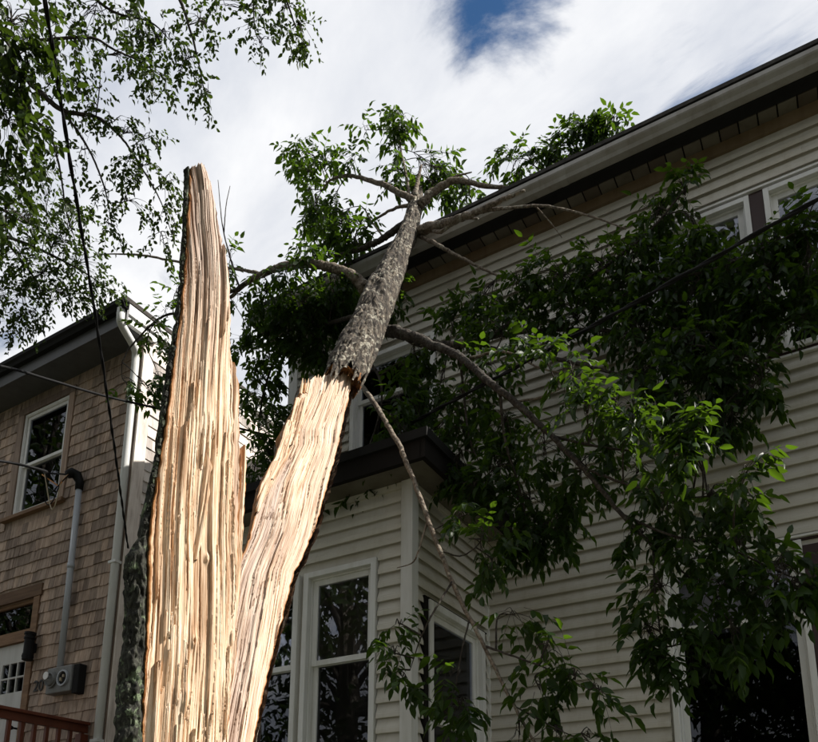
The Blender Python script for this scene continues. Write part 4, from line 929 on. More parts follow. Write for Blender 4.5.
limb([(462, 344, 4.9), (500, 350, 4.9), (560, 360, 5.0), (620, 375, 5.0), (680, 395, 5.0)], (5, 4.5, 4, 3, 2), 'dark_branch')
limb([(494, 336, 5.0), (540, 300, 5.1), (600, 270, 5.1), (650, 230, 5.1), (684, 190, 5.1)], (5, 4, 3.5, 2.5, 1.4), 'dark_branch')
limb([(600, 270, 5.1), (650, 280, 5.1), (710, 270, 5.05), (770, 245, 5.0), (830, 215, 4.95)], (3.5, 3, 2.5, 2, 1.2), 'dark_branch')
limb([(540, 330, 5.1), (600, 330, 5.1), (660, 340, 5.05), (720, 350, 5.0), (770, 370, 5.0)], (4, 3.5, 3, 2, 1.2), 'dark_branch')
limb([(515, 402, 4.15), (545, 396, 4.2), (575, 380, 4.25), (600, 372, 4.3)], (3, 2.4, 1.8, 1), 'branch_bark')
limb([(470, 358, 4.3), (505, 352, 4.3), (540, 368, 4.3), (568, 374, 4.3)], (3, 2.4, 2, 1.2), 'branch_bark')
limb([(552, 436, 4.1), (590, 445, 4.1), (640, 452, 4.1), (700, 455, 4.1)], (3.4, 2.8, 2.2, 1.2), 'dark_branch')
limb([(583, 468, 4.05), (630, 485, 4.0), (690, 497, 4.0), (745, 490, 4.0)], (3.2, 2.6, 2, 1.1), 'dark_branch')
limb([(621, 514, 4.0), (670, 535, 3.95), (720, 545, 3.95), (775, 570, 3.95), (812, 585, 3.95)], (3.0, 2.6, 2.2, 1.8, 1), 'dark_branch')
limb([(500, 392, 4.2), (505, 440, 4.3), (520, 490, 4.4), (532, 545, 4.5)], (3.4, 2.8, 2.2, 1.2), 'dark_branch')
limb([(460, 357, 4.3), (464, 395, 4.4), (470, 440, 4.4), (488, 480, 4.4)], (3, 2.4, 2, 1), 'dark_branch')
limb([(653, 546, 4.0), (655, 590, 3.95), (660, 630, 3.95), (664, 662, 3.95)], (2.6, 2.2, 1.6, 0.8), 'dark_branch')
limb([(690, 578, 4.0), (720, 610, 3.95), (745, 640, 3.95)], (2, 1.6, 0.8), 'dark_branch')
# thin limb hanging in front of the bay
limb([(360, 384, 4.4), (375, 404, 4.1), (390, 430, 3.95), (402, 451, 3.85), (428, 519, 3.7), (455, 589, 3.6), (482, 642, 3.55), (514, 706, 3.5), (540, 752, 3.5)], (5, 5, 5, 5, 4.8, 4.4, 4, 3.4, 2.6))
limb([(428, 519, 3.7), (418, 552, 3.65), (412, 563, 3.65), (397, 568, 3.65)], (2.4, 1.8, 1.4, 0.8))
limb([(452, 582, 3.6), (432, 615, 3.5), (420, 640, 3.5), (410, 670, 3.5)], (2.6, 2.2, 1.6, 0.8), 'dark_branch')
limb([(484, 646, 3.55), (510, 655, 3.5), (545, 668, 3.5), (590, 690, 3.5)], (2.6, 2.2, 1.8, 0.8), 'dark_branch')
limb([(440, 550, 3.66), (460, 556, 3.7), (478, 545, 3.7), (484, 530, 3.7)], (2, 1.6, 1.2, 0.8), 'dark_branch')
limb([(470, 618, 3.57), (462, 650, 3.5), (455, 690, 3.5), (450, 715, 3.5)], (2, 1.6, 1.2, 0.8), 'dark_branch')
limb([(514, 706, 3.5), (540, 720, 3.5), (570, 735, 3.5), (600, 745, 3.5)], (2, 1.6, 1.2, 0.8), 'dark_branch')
limb([(378, 300, 4.75), (390, 285, 4.8), (400, 265, 4.9), (404, 250, 4.9)], (2.5, 2, 1.5, 0.8))
limb([(356, 345, 4.5), (380, 380, 4.5), (378, 420, 4.5), (360, 470, 4.45), (350, 500, 4.4)], (3, 2.4, 2, 1.5, 0.8), 'dark_branch')
limb([(366, 315, 4.7), (340, 320, 4.85), (310, 330, 5.0), (280, 350, 5.1), (262, 400, 5.1), (258, 450, 5.1)], (5, 4, 3, 2.5, 2, 1), 'dark_branch')
limb([(519, 188, 5.5), (545, 170, 5.7), (575, 152, 5.85), (615, 128, 5.9)], (2.5, 2, 1.6, 0.8))

# ---- leaves
LV = np.array([(0, 0, 0), (0.30, 0, -0.03), (0.66, 0, -0.02), (1.0, 0, -0.11), (0.28, 0.5, 0.055), (0.64, 0.40, 0.02), (0.28, -0.5, 0.055), (0.64, -0.40, 0.02), (0.12, 0.26, 0.02), (0.12, -0.26, 0.02), (0.86, 0.16, -0.05), (0.86, -0.16, -0.05)])
LF3 = [(0, 1, 8), (8, 1, 4), (1, 2, 4), (4, 2, 5), (5, 2, 10), (2, 3, 10), (0, 9, 1), (9, 6, 1), (1, 6, 2), (6, 7, 2), (7, 11, 2), (2, 11, 3)]
LF3 = np.array(LF3)
def leaf_mats(P, D, Nn, Ln, wid):
    """(k,3,4) transforms -> world vertices"""
    D = D/np.linalg.norm(D, axis=1)[:, None]; S = np.cross(Nn, D); S /= np.linalg.norm(S, axis=1)[:, None]+1e-9; Nn = np.cross(D, S)
    return D, S, Nn
def leaf_cloud(name, P, D, Nn, Ln, wid, mat, parent):
    D, S, Nn = leaf_mats(P, D, Nn, Ln, wid); k = len(P); curl = rng.uniform(-0.6, 3.2, k)
    V = P[:, None]+Ln[:, None, None]*(LV[None, :, 0:1]*D[:, None]+(LV[None, :, 1:2]*wid[:, None, None])*S[:, None]+(LV[None, :, 2:3]*curl[:, None, None])*Nn[:, None])
    Fc = (LF3[None]+(np.arange(k)*len(LV))[:, None, None]).reshape(-1, 3)
    o = mesh_obj(name, V.reshape(-1, 3), Fc, mat, parent, smooth=True); return tag(o, kind='stuff')
leaf_me = {}
for i, mt in enumerate(('ash_leaf', 'elm_leaf')):
    me = bpy.data.meshes.new('leaf'); me.from_pydata([tuple(v*np.array([1, 0.42, 1.3])) for v in LV], [], [tuple(map(int, f)) for f in LF3]); me.materials.append(M[mt])
    me.polygons.foreach_set('use_smooth', [True]*len(me.polygons)); leaf_me[mt] = me
def leaf_objects(P, D, Nn, Ln, wid, mt, parent):
    D, S, Nn = leaf_mats(P, D, Nn, Ln, wid)
    for p, d, s, n, l, w in zip(P, D, S, Nn, Ln, wid):
        o = link(bpy.data.objects.new('leaf', leaf_me[mt])); setparent(o, parent); w = w/0.42
        o.matrix_basis = Matrix(((d[0]*l, s[0]*l*w, n[0]*l, p[0]), (d[1]*l, s[1]*l*w, n[1]*l, p[1]), (d[2]*l, s[2]*l*w, n[2]*l, p[2]), (0, 0, 0, 1)))

class Foliage:
    def __init__(s): s.P = []; s.D = []; s.N = []; s.L = []; s.W = []; s.tw = []
    def leaf(s, p, d, n, l, w): s.P.append(p); s.D.append(d); s.N.append(n); s.L.append(l); s.W.append(w)
    def ash_spray(s, p, d, R, size=1.0):
        """one compound leaf: a drooping stalk with pairs of leaflets"""
        d = unit(d); ln = R.uniform(0.15, 0.24)*size; npair = R.choice((2, 3, 3)); up = unit(np.array([0, 0, 1.0])+0.35*np.array([R.gauss(0, 1) for _ in range(3)]))
        side = np.cross(up, d); side = unit(side) if np.linalg.norm(side) > 1e-3 else np.array([1.0, 0, 0])
        pts = [p]; cur = np.array(p, float); dd = d.copy()
        for k in range(npair+1):
            dd = unit(dd+np.array([0, 0, -0.16])); cur = cur+dd*ln/(npair+1); pts.append(cur.copy())
        s.tw.append((pts, 0.0016*size))
        for k in range(1, npair+1):
            for sg in (-1, 1):
                dl = unit(dd*0.62+side*sg*0.9+np.array([0, 0, -0.30])+0.16*np.array([R.gauss(0, 1) for _ in range(3)]))
                s.leaf(pts[k], dl, unit(up+0.3*np.array([R.gauss(0, 1) for _ in range(3)])), R.uniform(0.055, 0.12)*size, R.uniform(0.30, 0.52))
        s.leaf(pts[-1], unit(dd+np.array([0, 0, -0.15])), up, R.uniform(0.09, 0.12)*size, R.uniform(0.36, 0.48))
    def elm_twig(s, p, d, R, size=1.0, n=7):
        d = unit(d); ln = R.uniform(0.18, 0.34)*size; cur = np.array(p, float); pts = [cur.copy()]; dd = d.copy(); side = unit(np.cross((0.2, 0.1, 1), d))
        for k in range(n):
            dd = unit(dd+np.array([0, 0, -0.10])+0.12*np.array([R.gauss(0, 1) for _ in range(3)])); cur = cur+dd*ln/n; pts.append(cur.copy())
            sg = 1 if k % 2 else -1; dl = unit(dd*0.6+side*sg*0.8+np.array([0, 0, -0.25])+0.3*np.array([R.gauss(0, 1) for _ in range(3)]))
            s.leaf(cur.copy(), dl, unit(np.array([0, 0, 1.0])+0.6*np.array([R.gauss(0, 1) for _ in range(3)])), R.uniform(0.05, 0.085)*size, R.uniform(0.42, 0.58))
        s.tw.append((pts, 0.0016*size))
    def arrays(s): return np.array(s.P), np.array(s.D), np.array(s.N), np.array(s.L), np.array(s.W)
    def twigs(s, name, mat, parent, seg=4):
        Vs = []; Fs = []; b = 0
        for pts, r in s.tw:
            rr_ = np.linspace(r, r*0.5, len(pts)) if not isinstance(r, np.ndarray) else r
            V, Fc = tube_geo(pts, rr_, seg, False); Vs.append(V); Fs.append(np.array(Fc)+b); b += len(V)
        return tag(mesh_obj(name, np.concatenate(Vs), np.concatenate(Fs), mat, parent, smooth=True), kind='stuff')
def nearest_sk(SKA, p, R, lo=0.0):
    d = np.linalg.norm(SKA[:, :3]-p, axis=1); return SKA[np.argmin(d+np.array([0.0]))][:3]
def clump(fo, SKA, c, rx, ry, rz, n, R, kind='ash', size=1.0, droop=0.5, main=0.006):
    """sprays through an ellipsoid round c (radii along the camera's right, up and forward), fed by a twig from the nearest limb"""
    c = np.asarray(c, float); root = nearest_sk(SKA, c, R)
    m = (root+c)/2+np.array([R.gauss(0, .04), R.gauss(0, .04), abs(R.gauss(0, .05))]); path = smooth_path([root, m, c], 8); fo.tw.append((path, np.linspace(main, main*0.45, 8)))
    for k in range(n):
        while True:
            a = np.array([R.uniform(-1, 1) for _ in range(3)])
            if a@a <= 1: break
        a = a*(0.55+0.45*np.linalg.norm(a))
        p = c+RIGHT*a[0]*rx+np.array([0, 0, 1.0])*a[1]*ry+HZ*a[2]*rz
        f = path[R.randrange(3, 8)]; q = f+(p-f)*0.5+np.array([0, 0, 0.03])
        if R.random() < 0.75: fo.tw.append((smooth_path([f, q, p], 5), np.linspace(0.0030, 0.0016, 5)))
        d = unit((p-f)/(np.linalg.norm(p-f)+1e-6)+np.array([R.gauss(0, .45), R.gauss(0, .45), R.gauss(0, .35)-droop]))
        if kind == 'ash': fo.ash_spray(p, d, R, size)
        else: fo.elm_twig(p, d, R, size)
SKA = np.array([[*q, r] for q, r in SK]); fo = Foliage(); R = random.Random(77)
# (px, py, rx px, ry px, world Y, sprays)
CL = [
 # over the upper wall and its windows
 (655, 215, 22, 30, 5.2, 20), (683, 185, 16, 22, 5.2, 12), (640, 255, 34, 25, 5.15, 26), (600, 265, 36, 26, 5.1, 26), (560, 275, 38, 28, 5.05, 30), (520, 290, 36, 28, 5.0, 26), (575, 310, 45, 24, 5.1, 26),
 (480, 300, 30, 22, 5.0, 18), (455, 315, 24, 18, 5.0, 10), (500, 325, 34, 20, 4.8, 16), (690, 265, 30, 28, 5.15, 22), (655, 290, 36, 26, 5.1, 24), (620, 300, 34, 28, 5.1, 22),
 (740, 265, 30, 24, 5.1, 20), (785, 240, 30, 28, 5.05, 24), (812, 215, 22, 24, 5.0, 14), (765, 285, 34, 28, 5.05, 26), (808, 275, 22, 34, 5.0, 22), (745, 310, 26, 20, 5.1, 14),
 (640, 330, 40, 24, 5.05, 26), (690, 340, 40, 26, 5.0, 28), (735, 360, 34, 26, 5.0, 24), (760, 385, 22, 22, 5.0, 14), (700, 385, 42, 28, 5.0, 30), (650, 375, 36, 26, 4.95, 26), (680, 415, 36, 20, 4.95, 20), (730, 415, 28, 22, 4.95, 20),
 (700, 232, 24, 20, 5.1, 12), (725, 285, 26, 22, 5.1, 14), (762, 318, 26, 22, 5.05, 14), (802, 318, 20, 22, 5.0, 12), (690, 300, 30, 24, 5.1, 16), (765, 245, 26, 20, 5.05, 12),
 # lit clumps in front
 (525, 340, 22, 20, 4.1, 10), (572, 372, 24, 26, 3.95, 14), (585, 400, 26, 18, 3.85, 12), (545, 355, 22, 16, 4.05, 8), (615, 400, 28, 22, 3.8, 15), (632, 425, 24, 20, 3.75, 13), (690, 440, 26, 24, 3.65, 16), (700, 425, 18, 18, 3.7, 9), (748, 470, 18, 18, 3.5, 9), (600, 430, 34, 22, 4.15, 18), (680, 455, 22, 16, 3.6, 8),
 (300, 315, 40, 24, 4.9, 26), (335, 300, 26, 22, 4.9, 16), (275, 320, 26, 24, 4.9, 14), (310, 345, 36, 20, 5.05, 18), (290, 275, 30, 16, 4.75, 12),
 # middle of the wall
 (490, 365, 32, 22, 4.45, 12), (470, 400, 30, 28, 4.5, 16), (460, 430, 22, 26, 4.5, 12), (505, 425, 32, 28, 4.4, 20), (545, 450, 30, 30, 4.25, 18), (500, 470, 32, 30, 4.45, 20), (530, 500, 34, 30, 4.5, 24), (540, 532, 28, 24, 4.5, 22), (522, 545, 20, 18, 4.5, 14), (575, 488, 26, 24, 4.3, 12), (590, 470, 30, 24, 4.15, 12), (562, 522, 20, 20, 4.4, 9),
 # lower right cascade
 (640, 470, 34, 24, 4.05, 17), (665, 505, 36, 28, 4.0, 20), (710, 500, 32, 26, 4.0, 17), (745, 500, 22, 22, 4.0, 10), (635, 532, 24, 22, 4.0, 9), (690, 545, 36, 24, 3.95, 20), (740, 545, 34, 26, 3.95, 20), (785, 570, 30, 26, 3.95, 20), (770, 595, 34, 22, 3.95, 18), (805, 590, 16, 22, 3.95, 9), (720, 590, 34, 24, 3.95, 17), (660, 590, 32, 26, 3.95, 18), (650, 635, 24, 30, 3.95, 18), (690, 640, 26, 26, 3.95, 15), (735, 635, 28, 24, 3.95, 15), (665, 665, 18, 16, 3.95, 9),
 # in front of the upper window and the bay roof
 (420, 405, 22, 28, 4.7, 14), (440, 385, 22, 24, 4.8, 12), (405, 440, 22, 20, 4.4, 12), (430, 440, 20, 24, 4.6, 12), (455, 470, 22, 22, 4.45, 14), (475, 490, 20, 20, 4.4, 10), (415, 360, 18, 18, 4.8, 8), (380, 460, 20, 16, 4.3, 9), (445, 350, 22, 18, 4.9, 8),
 # in front of the bay
 (465, 515, 22, 16, 3.75, 9), (488, 540, 22, 24, 3.7, 12), (492, 570, 18, 16, 3.7, 7), (400, 625, 14, 14, 3.5, 5), (395, 655, 16, 22, 3.5, 9), (405, 680, 14, 16, 3.5, 6), (450, 675, 16, 20, 3.5, 6), (460, 705, 26, 18, 3.5, 11), (445, 715, 16, 14, 3.5, 6), (515, 615, 22, 18, 3.55, 9), (545, 655, 26, 18, 3.5, 10), (575, 680, 28, 18, 3.5, 11), (540, 690, 22, 18, 3.5, 7), (600, 690, 12, 14, 3.5, 4), (560, 735, 30, 10, 3.5, 9), (520, 735, 20, 12, 3.5, 5), (590, 738, 20, 8, 3.5, 5),
 # round the trunk
 (355, 490, 20, 20, 4.4, 11), (375, 488, 18, 14, 4.4, 8), (335, 505, 14, 14, 4.4, 6), (385, 420, 16, 22, 4.5, 9), (400, 400, 16, 18, 4.5, 8), (405, 370, 14, 20, 4.6, 7), (400, 285, 14, 20, 4.85, 8), (392, 310, 10, 12, 4.8, 4),
 (290, 340, 34, 24, 5.0, 22), (320, 320, 30, 26, 5.0, 22), (265, 355, 22, 24, 5.1, 14), (345, 305, 20, 20, 5.0, 12), (325, 355, 24, 16, 5.1, 12), (300, 300, 34, 20, 4.75, 22), (262, 300, 22, 20, 4.7, 13), (335, 285, 24, 16, 4.8, 12), (310, 262, 26, 16, 4.75, 12), (270, 275, 18, 14, 4.7, 6), (255, 400, 14, 26, 5.1, 10), (265, 440, 18, 26, 5.1, 14), (255, 470, 14, 20, 5.1, 9), (285, 420, 14, 26, 5.1, 10), (248, 330, 12, 24, 4.9, 8), (230, 260, 9, 22, 4.7, 6), (236, 295, 9, 16, 4.7, 5),
 (270, 420, 22, 34, 5.15, 18), (262, 380, 20, 24, 5.1, 14), (275, 455, 20, 22, 5.1, 12), (312, 215, 22, 22, 5.2, 14), (335, 205, 22, 18, 5.2, 12), (300, 150, 18, 16, 5.2, 10), (360, 225, 22, 18, 5.2, 12), (435, 168, 30, 16, 5.7, 16), (415, 178, 18, 14, 5.5, 8), (400, 118, 18, 18, 5.35, 12),
 (340, 225, 26, 20, 5.15, 20), (325, 245, 24, 16, 5.15, 14), (355, 245, 20, 16, 5.15, 12), (318, 205, 16, 20, 5.2, 11), (305, 170, 14, 18, 5.2, 12), (325, 158, 20, 12, 5.2, 12), (352, 160, 14, 12, 5.2, 7), (310, 190, 12, 14, 5.2, 7), (365, 130, 6, 14, 5.2, 3), (402, 128, 14, 14, 5.35, 10), (398, 150, 12, 16, 5.35, 8), (394, 170, 10, 12, 5.3, 5), (395, 185, 14, 10, 5.3, 5),
 (430, 172, 20, 10, 5.6, 10), (455, 180, 24, 12, 5.65, 12), (470, 195, 20, 10, 5.6, 8), (440, 195, 18, 10, 5.6, 7), (508, 160, 22, 18, 5.6, 12), (530, 160, 22, 18, 5.65, 12), (555, 148, 24, 18, 5.7, 14), (580, 136, 26, 20, 5.7, 18), (610, 122, 22, 17, 5.7, 15), (597, 128, 26, 18, 5.7, 16), (565, 142, 24, 16, 5.7, 12),
 # the sprays left of the stump
 (128, 385, 18, 14, 4.3, 9), (150, 392, 16, 14, 4.3, 8), (160, 378, 12, 14, 4.35, 6), (150, 330, 12, 14, 4.4, 6), (168, 345, 10, 20, 4.4, 6), (178, 292, 9, 18, 4.5, 5), (165, 312, 10, 10, 4.4, 3), (238, 345, 10, 20, 4.9, 6),
]
for (x, y, rx, ry, Y, n) in CL:
    c = onY(x, y, Y); d = (c-CAM)@FWD
    rx, ry = max(6, rx-6), max(6, ry-6); n *= 1.55 if Y > 4.3 else (1.0 if Y > 3.8 or y < 480 else 0.8)
    clump(fo, SKA, c, rx/F*d, ry/F*d, min(0.30, 0.8*max(rx, ry)/F*d), int(n*1.3), R, 'ash', 0.84)
fo.twigs('twigs', 'dark_branch', fallen)
P, D, Nn, Ln, Wd = fo.arrays(); Wd = Wd*0.95
dist = np.linalg.norm(P-CAM, axis=1)/Ln; order = np.argsort(dist); near = order[:300]; far = order[300:]
leaf_cloud('foliage', P[far], D[far], Nn[far], Ln[far], Wd[far], 'ash_leaf', fallen)
leaf_objects(P[near], D[near], Nn[near], Ln[near], Wd[near], 'ash_leaf', fallen)

# ================================================================== STREET TREE hanging in from the left
TB = at(-250, 742, 5.0)
st = thing('overhanging_tree', (TB[0], TB[1], 0), 'small leaved tree whose branches hang in from the left edge, against the sky', 'tree')
SK2 = []
def limb2(pts, rpx, **kw): return limb(pts, rpx, 'dark_branch', st, dep=True, store=SK2, **kw)
trunk_tube('trunk', [(TB[0], TB[1], 0), (TB[0]+0.05, TB[1], 2.0), (TB[0], TB[1]+0.1, 4.2), (TB[0]+0.15, TB[1]+0.15, 6.5), (TB[0]+0.2, TB[1]+0.3, 9.0), (TB[0]+0.5, TB[1]+0.3, 11.0)], [0.26, 0.22, 0.19, 0.14, 0.09, 0.03], 'bark', st, 131, seg=40, n=120)
tb1 = np.array([TB[0]+0.12, TB[1]+0.14, 6.3]); q1 = pxp(tb1); tb2 = np.array([TB[0]+0.18, TB[1]+0.25, 8.2]); q2 = pxp(tb2)
limb2([(q1[0], q1[1], q1[2]), (-80, 90, 5.6), (-25, 55, 5.8), (10, 66, 5.9), (36, 88, 6.0), (62, 110, 6.0), (96, 117, 6.0), (119, 135, 6.0), (137, 160, 6.0), (160, 200, 6.0), (172, 235, 6.0)], (14, 11, 8, 6.5, 5.5, 4.5, 3.2, 2.4, 1.8, 1.3, 0.8))
limb2([(62, 110, 6.0), (80, 135, 6.0), (94, 160, 6.0), (105, 190, 6.0), (112, 225, 6.0)], (3, 2.4, 2, 1.5, 0.8))
limb2([(0, 62, 5.85), (18, 48, 5.9), (30, 43, 5.9), (53, 39, 5.9), (92, 38, 5.9), (115, 50, 5.9), (137, 60, 5.9), (160, 75, 5.9)], (4.5, 4, 3.6, 3, 2.5, 2, 1.5, 0.8))
limb2([(18, 74, 5.9), (32, 115, 5.9), (50, 135, 5.9), (60, 170, 5.9), (66, 210, 5.9), (75, 240, 5.9)], (3.5, 3, 2.5, 2, 1.5, 0.8))
limb2([(q2[0], q2[1], q2[2]), (-60, -60, 6.0), (30, -70, 6.1), (110, -50, 6.1), (170, -15, 6.1), (190, 30, 6.1), (200, 70, 6.1), (206, 100, 6.1)], (10, 8, 6, 5, 3.5, 2.5, 1.6, 0.8))
limb2([(110, -50, 6.1), (180, -60, 6.2), (240, -40, 6.2), (280, -10, 6.2), (295, 25, 6.2), (306, 48, 6.2)], (4, 3.6, 3, 2.2, 1.5, 0.8))
limb2([(240, -40, 6.2), (252, -5, 6.2), (255, 30, 6.2), (262, 45, 6.2)], (2, 1.6, 1.2, 0.7))
limb2([(60, -62, 6.1), (80, -20, 6.1), (110, 10, 6.1), (150, 22, 6.1), (170, 40, 6.1)], (4, 3, 2.4, 1.6, 0.8))
limb2([(-80, 90, 5.6), (-50, 150, 5.3), (-20, 190, 5.2), (10, 215, 5.2), (30, 225, 5.2)], (6, 4.5, 3, 2, 1))
limb2([(q2[0], q2[1]+40, q2[2]), (-90, 0, 4.6), (-40, 20, 4.2), (5, 40, 4.0), (25, 90, 4.0)], (8, 6, 4, 2.5, 1))
limb2([(96, 117, 6.0), (100, 80, 6.0), (97, 50, 6.0)], (1.4, 1, 0.7))
limb2([(q1[0], q1[1]-10, q1[2]), (-130, 240, 6.6), (-60, 225, 7.4), (0, 235, 8.0), (45, 252, 8.2), (80, 270, 8.3), (105, 286, 8.4)], (9, 7, 5, 3.5, 2.6, 1.8, 0.8))
limb2([(0, 235, 8.0), (25, 265, 8.2), (40, 290, 8.4), (35, 312, 8.4)], (2.6, 2, 1.5, 0.8))
f2 = Foliage(); R2 = random.Random(31); S2 = np.array([[*q, r] for q, r in SK2])
C2 = [(12, 25, 26, 28, 4.0, 22), (10, 75, 22, 28, 4.0, 20), (12, 130, 18, 28, 4.1, 16), (34, 55, 16, 22, 4.0, 9), (8, 175, 16, 26, 4.6, 14), (5, 210, 14, 20, 4.6, 9), (30, 215, 20, 16, 5.2, 5), (5, 230, 12, 20, 5.2, 6),
 (55, 18, 26, 16, 6.0, 9), (95, 15, 28, 16, 6.1, 12), (130, 20, 26, 16, 6.1, 12), (160, 40, 22, 22, 6.1, 12), (185, 60, 16, 24, 6.1, 11), (205, 92, 8, 18, 6.1, 6), (200, 20, 18, 20, 6.1, 8), (150, 75, 18, 14, 5.9, 9), (165, 88, 8, 10, 5.9, 4),
 (120, 55, 16, 12, 5.9, 6), (75, 48, 22, 14, 5.9, 8), (50, 75, 20, 14, 6.0, 5), (70, 80, 12, 10, 6.0, 3), (92, 88, 10, 12, 6.0, 4), (90, 105, 16, 8, 6.0, 4), (110, 118, 16, 10, 6.0, 5), (130, 132, 18, 12, 6.0, 7), (148, 138, 10, 8, 6.0, 3), (145, 165, 16, 16, 6.0, 6), (168, 185, 12, 18, 6.0, 7), (170, 215, 12, 16, 6.0, 6), (160, 245, 14, 12, 6.0, 4), (125, 165, 18, 16, 6.0, 6), (130, 200, 16, 20, 6.0, 7), (110, 225, 12, 18, 6.0, 5), (85, 150, 14, 18, 6.0, 4), (105, 190, 12, 18, 6.0, 4), (45, 120, 14, 16, 5.9, 4), (55, 155, 12, 20, 5.9, 4), (35, 160, 14, 20, 5.9, 4), (68, 205, 12, 22, 5.9, 4),
 (225, 5, 14, 10, 6.2, 3), (255, 12, 12, 16, 6.2, 6), (262, 38, 10, 12, 6.2, 5), (285, 8, 16, 14, 6.2, 8), (300, 30, 12, 16, 6.2, 8), (306, 46, 6, 10, 6.2, 3), (245, 30, 6, 14, 6.2, 2), (290, -8, 20, 10, 6.2, 6),
 (30, 215, 26, 22, 8.0, 16), (60, 240, 26, 24, 8.2, 22), (45, 272, 28, 22, 8.3, 26), (80, 262, 24, 24, 8.3, 20), (95, 290, 18, 14, 8.4, 12), (62, 294, 26, 16, 8.4, 20), (22, 296, 22, 22, 8.4, 16), (112, 284, 12, 10, 8.4, 5), (20, 255, 24, 24, 8.2, 16), (75, 215, 18, 16, 8.0, 8), (12, 325, 12, 14, 8.4, 8), (32, 318, 16, 10, 8.4, 9), (45, 188, 18, 14, 7.8, 6), (-20, 290, 26, 40, 8.2, 20),
 (-20, 60, 30, 60, 4.4, 14), (-25, 160, 25, 50, 4.8, 10), (-30, -20, 40, 30, 4.6, 10)]
for (x, y, rx, ry, dp_, n) in C2:
    c = at(x, y, dp_); clump(f2, S2, c, rx/F*dp_, ry/F*dp_, 0.6*max(rx, ry)/F*dp_, int(n*(1.5 if dp_ < 4.8 else (2.4 if dp_ < 7 else 2.2))), R2, 'elm', 0.85 if dp_ < 4.8 else (0.66 if dp_ < 7 else 0.8), droop=0.7, main=0.005)
# the rest of the crown, out of the picture
for i in range(46):
    a = R2.uniform(0, 6.28); rr_ = R2.uniform(0.6, 2.6); c = np.array([TB[0]+rr_*math.cos(a), TB[1]-0.4+rr_*math.sin(a), R2.uniform(7.5, 11.5)])
    x, y, d = pxp(c)
    if d > 0.5 and -40 < x < 860 and -60 < y < 780: continue
    clump(f2, np.vstack([S2, [[TB[0]+.2, TB[1]+.3, 9, .1], [TB[0]+.5, TB[1]+.3, 11, .05]]]), c, 0.7, 0.5, 0.6, 22, R2, 'elm', 1.3, main=0.02)
f2.twigs('twigs', 'dark_branch', st)
P, D, Nn, Ln, Wd = f2.arrays(); q = P-CAM; dd = q@FWD; xx = PX+F*(q@RIGHT)/dd; yy = PY-F*(q@UP)/dd
vis = (dd > 0.5) & (xx > 0) & (xx < 818) & (yy > 0) & (yy < 742); dist = np.where(vis, np.linalg.norm(q, axis=1)/Ln, 1e9); order = np.argsort(dist); near, far = order[:200], order[200:]
leaf_cloud('foliage', P[far], D[far], Nn[far], Ln[far], Wd[far], 'elm_leaf', st)
leaf_objects(P[near], D[near], Nn[near], Ln[near], Wd[near], 'elm_leaf', st)

# ================================================================== STREET TREES
def back_tree(name, base, label, clumps, R, trunk_h, group=None, size=1.3, fac=1.0, spread=None, rad=0.2):
    t = thing(name, base, label, 'tree', group); b = np.array(base, float)
    trunk_tube('trunk', [b, b+(0.05, 0, trunk_h*0.4), b+(0.0, 0.1, trunk_h*0.75), b+(0.1, 0.1, trunk_h)], [rad, rad*0.8, rad*0.55, rad*0.2], 'bark', t, 7, seg=24, n=60)
    sk = [[*(b+np.array([0.02, 0.05, trunk_h*f])), .1] for f in np.linspace(0.45, 1, 12)]; f = Foliage()
    for i, c in enumerate(clumps):
        p = np.asarray(c[0], float); s = b+np.array([0.02, 0.05, max(trunk_h*0.4, min(trunk_h*0.95, p[2]-1.0-0.25*np.linalg.norm(p[:2]-b[:2])))])
        Q = smooth_path([s, (s+p)/2+np.array([0, 0, 0.25]), p], 10); V, Fc = tube_geo(Q, np.linspace(rad*0.28, rad*0.06, 10), 6)
        mesh_obj('branch', [tuple(v) for v in V], Fc, 'dark_branch', t, smooth=True); sk += [[*x, .05] for x in Q[3:]]
    SA = np.array(sk)
    for (p, rx, ry, n) in clumps: clump(f, SA, p, rx, ry, rx, int(n*fac), R, 'elm', size, main=0.012)
    f.twigs('twigs', 'dark_branch', t); P, D, Nn, Ln, Wd = f.arrays(); leaf_cloud('foliage', P, D, Nn, Ln, Wd, 'elm_leaf', t); return t
R3 = random.Random(9)
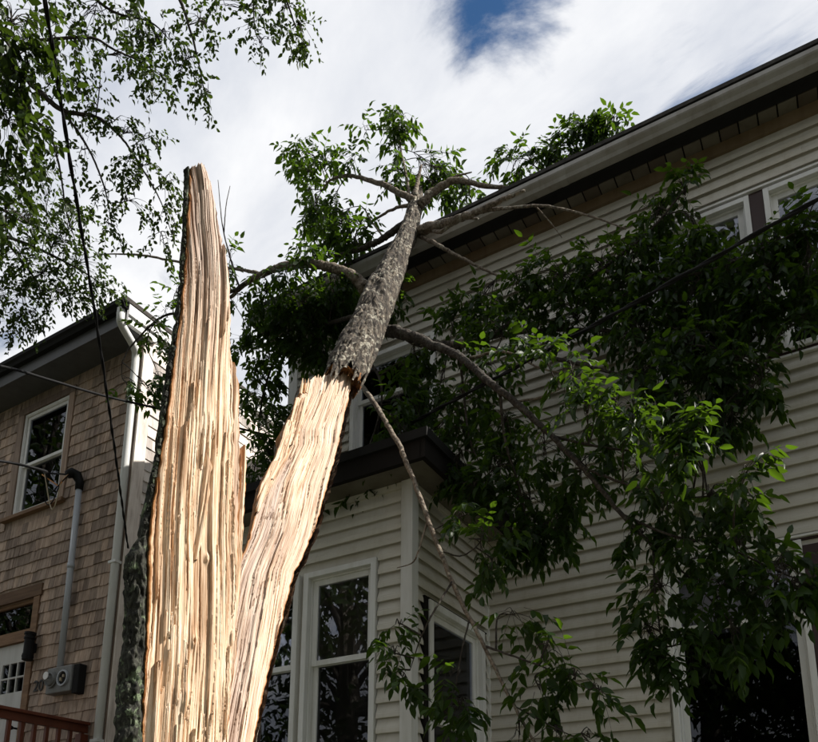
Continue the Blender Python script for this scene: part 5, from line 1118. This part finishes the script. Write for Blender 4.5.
# street trees behind the viewer: mirrored in panes, added close and dense to shade facades
for i, (x, y, h) in enumerate(((-16.0, 0.6, 11.5), (-9.5, -4.6, 12.5), (-2.5, -4.8, 13.0), (4.5, -4.6, 13.0), (11.5, -5.0, 12.5))):
    cs = []
    for k in range(58):
        a = R3.uniform(0, 6.28); zz = R3.uniform(0.30, 1.18)*h; r = 3.7*math.sqrt(R3.random())*math.sin(max(0.12, min(1, (zz/h-0.20)/1.05))*math.pi)**0.5
        cs.append((np.array([x+r*math.cos(a), y+r*math.sin(a), zz]), 1.0, 0.8, 24))
    back_tree('street_tree', (x, y, 0), ('leafy street tree mirrored in the shingle house window', 'leafy street tree beyond the pavement, opposite the shingle house', 'leafy street tree mirrored in the bay front windows', 'unseen leafy street tree added to shade the siding house', 'leafy street tree beyond the pavement, past the siding house')[i], cs, R3, h, 'street trees behind the viewer', size=3.2, rad=0.28)

# ================================================================== CABLES
def cable(pts, r, label, name='cable', n=40, mat='cable_black', twist=False, sag=0.0):
    P = smooth_path(pts, n); P[:, 2] -= sag*np.sin(np.linspace(0, math.pi, n))
    t = thing(name, P[0], label, 'cable')
    if not twist: V, Fc = tube_geo(P, r, 8); mesh_obj('strand', [tuple(v) for v in V], Fc, mat, t, smooth=True)
    else:
        n2 = 400; P = smooth_path(P, n2); T, U, W = frames(P); s = np.concatenate([[0], np.cumsum(np.linalg.norm(np.diff(P, axis=0), axis=1))])
        for k in range(2):
            a = s*2*math.pi/0.45+k*math.pi; Q = P+(r*0.6)*(np.cos(a)[:, None]*U+np.sin(a)[:, None]*W); V, Fc = tube_geo(Q, r*(0.95 if k else 0.7), 8); mesh_obj('strand', [tuple(v) for v in V], Fc, mat, t, smooth=True)
    return t
e1 = onY(128, 548, YL-0.03)
cable([at(30, -90, 3.4), at(45, 0, 3.75), at(62, 110, 4.3), at(78, 210, 4.9), at(96, 320, 5.7), at(112, 430, 6.6), e1], 0.0085, 'black cable running steeply down to the corner of the shingle house', twist=True)
cable([at(-120, 345, 5.0), at(0, 366, 5.8), at(50, 380, 6.3), at(105, 396, 6.9), at(168, 411, 7.5), onY(291, 441, YW-0.03)], 0.011, 'black cable crossing just below the shingle house eave')
cable([at(-120, 447, 5.2), at(0, 461, 6.2), at(45, 471, 6.7), WH+np.array([-0.25, -0.13, 0.03]), WH], 0.011, 'black service cable ending at the weatherhead of the meter mast')
cable([at(960, 122, 3.6), at(818, 199, 4.0), at(700, 266, 4.35), at(600, 322, 4.7), at(520, 365, 5.1), at(430, 413, 5.7), onY(338, 463, YW-0.03)], 0.0105, 'thick twisted cable slanting across the siding house in front of the leaves', twist=True)
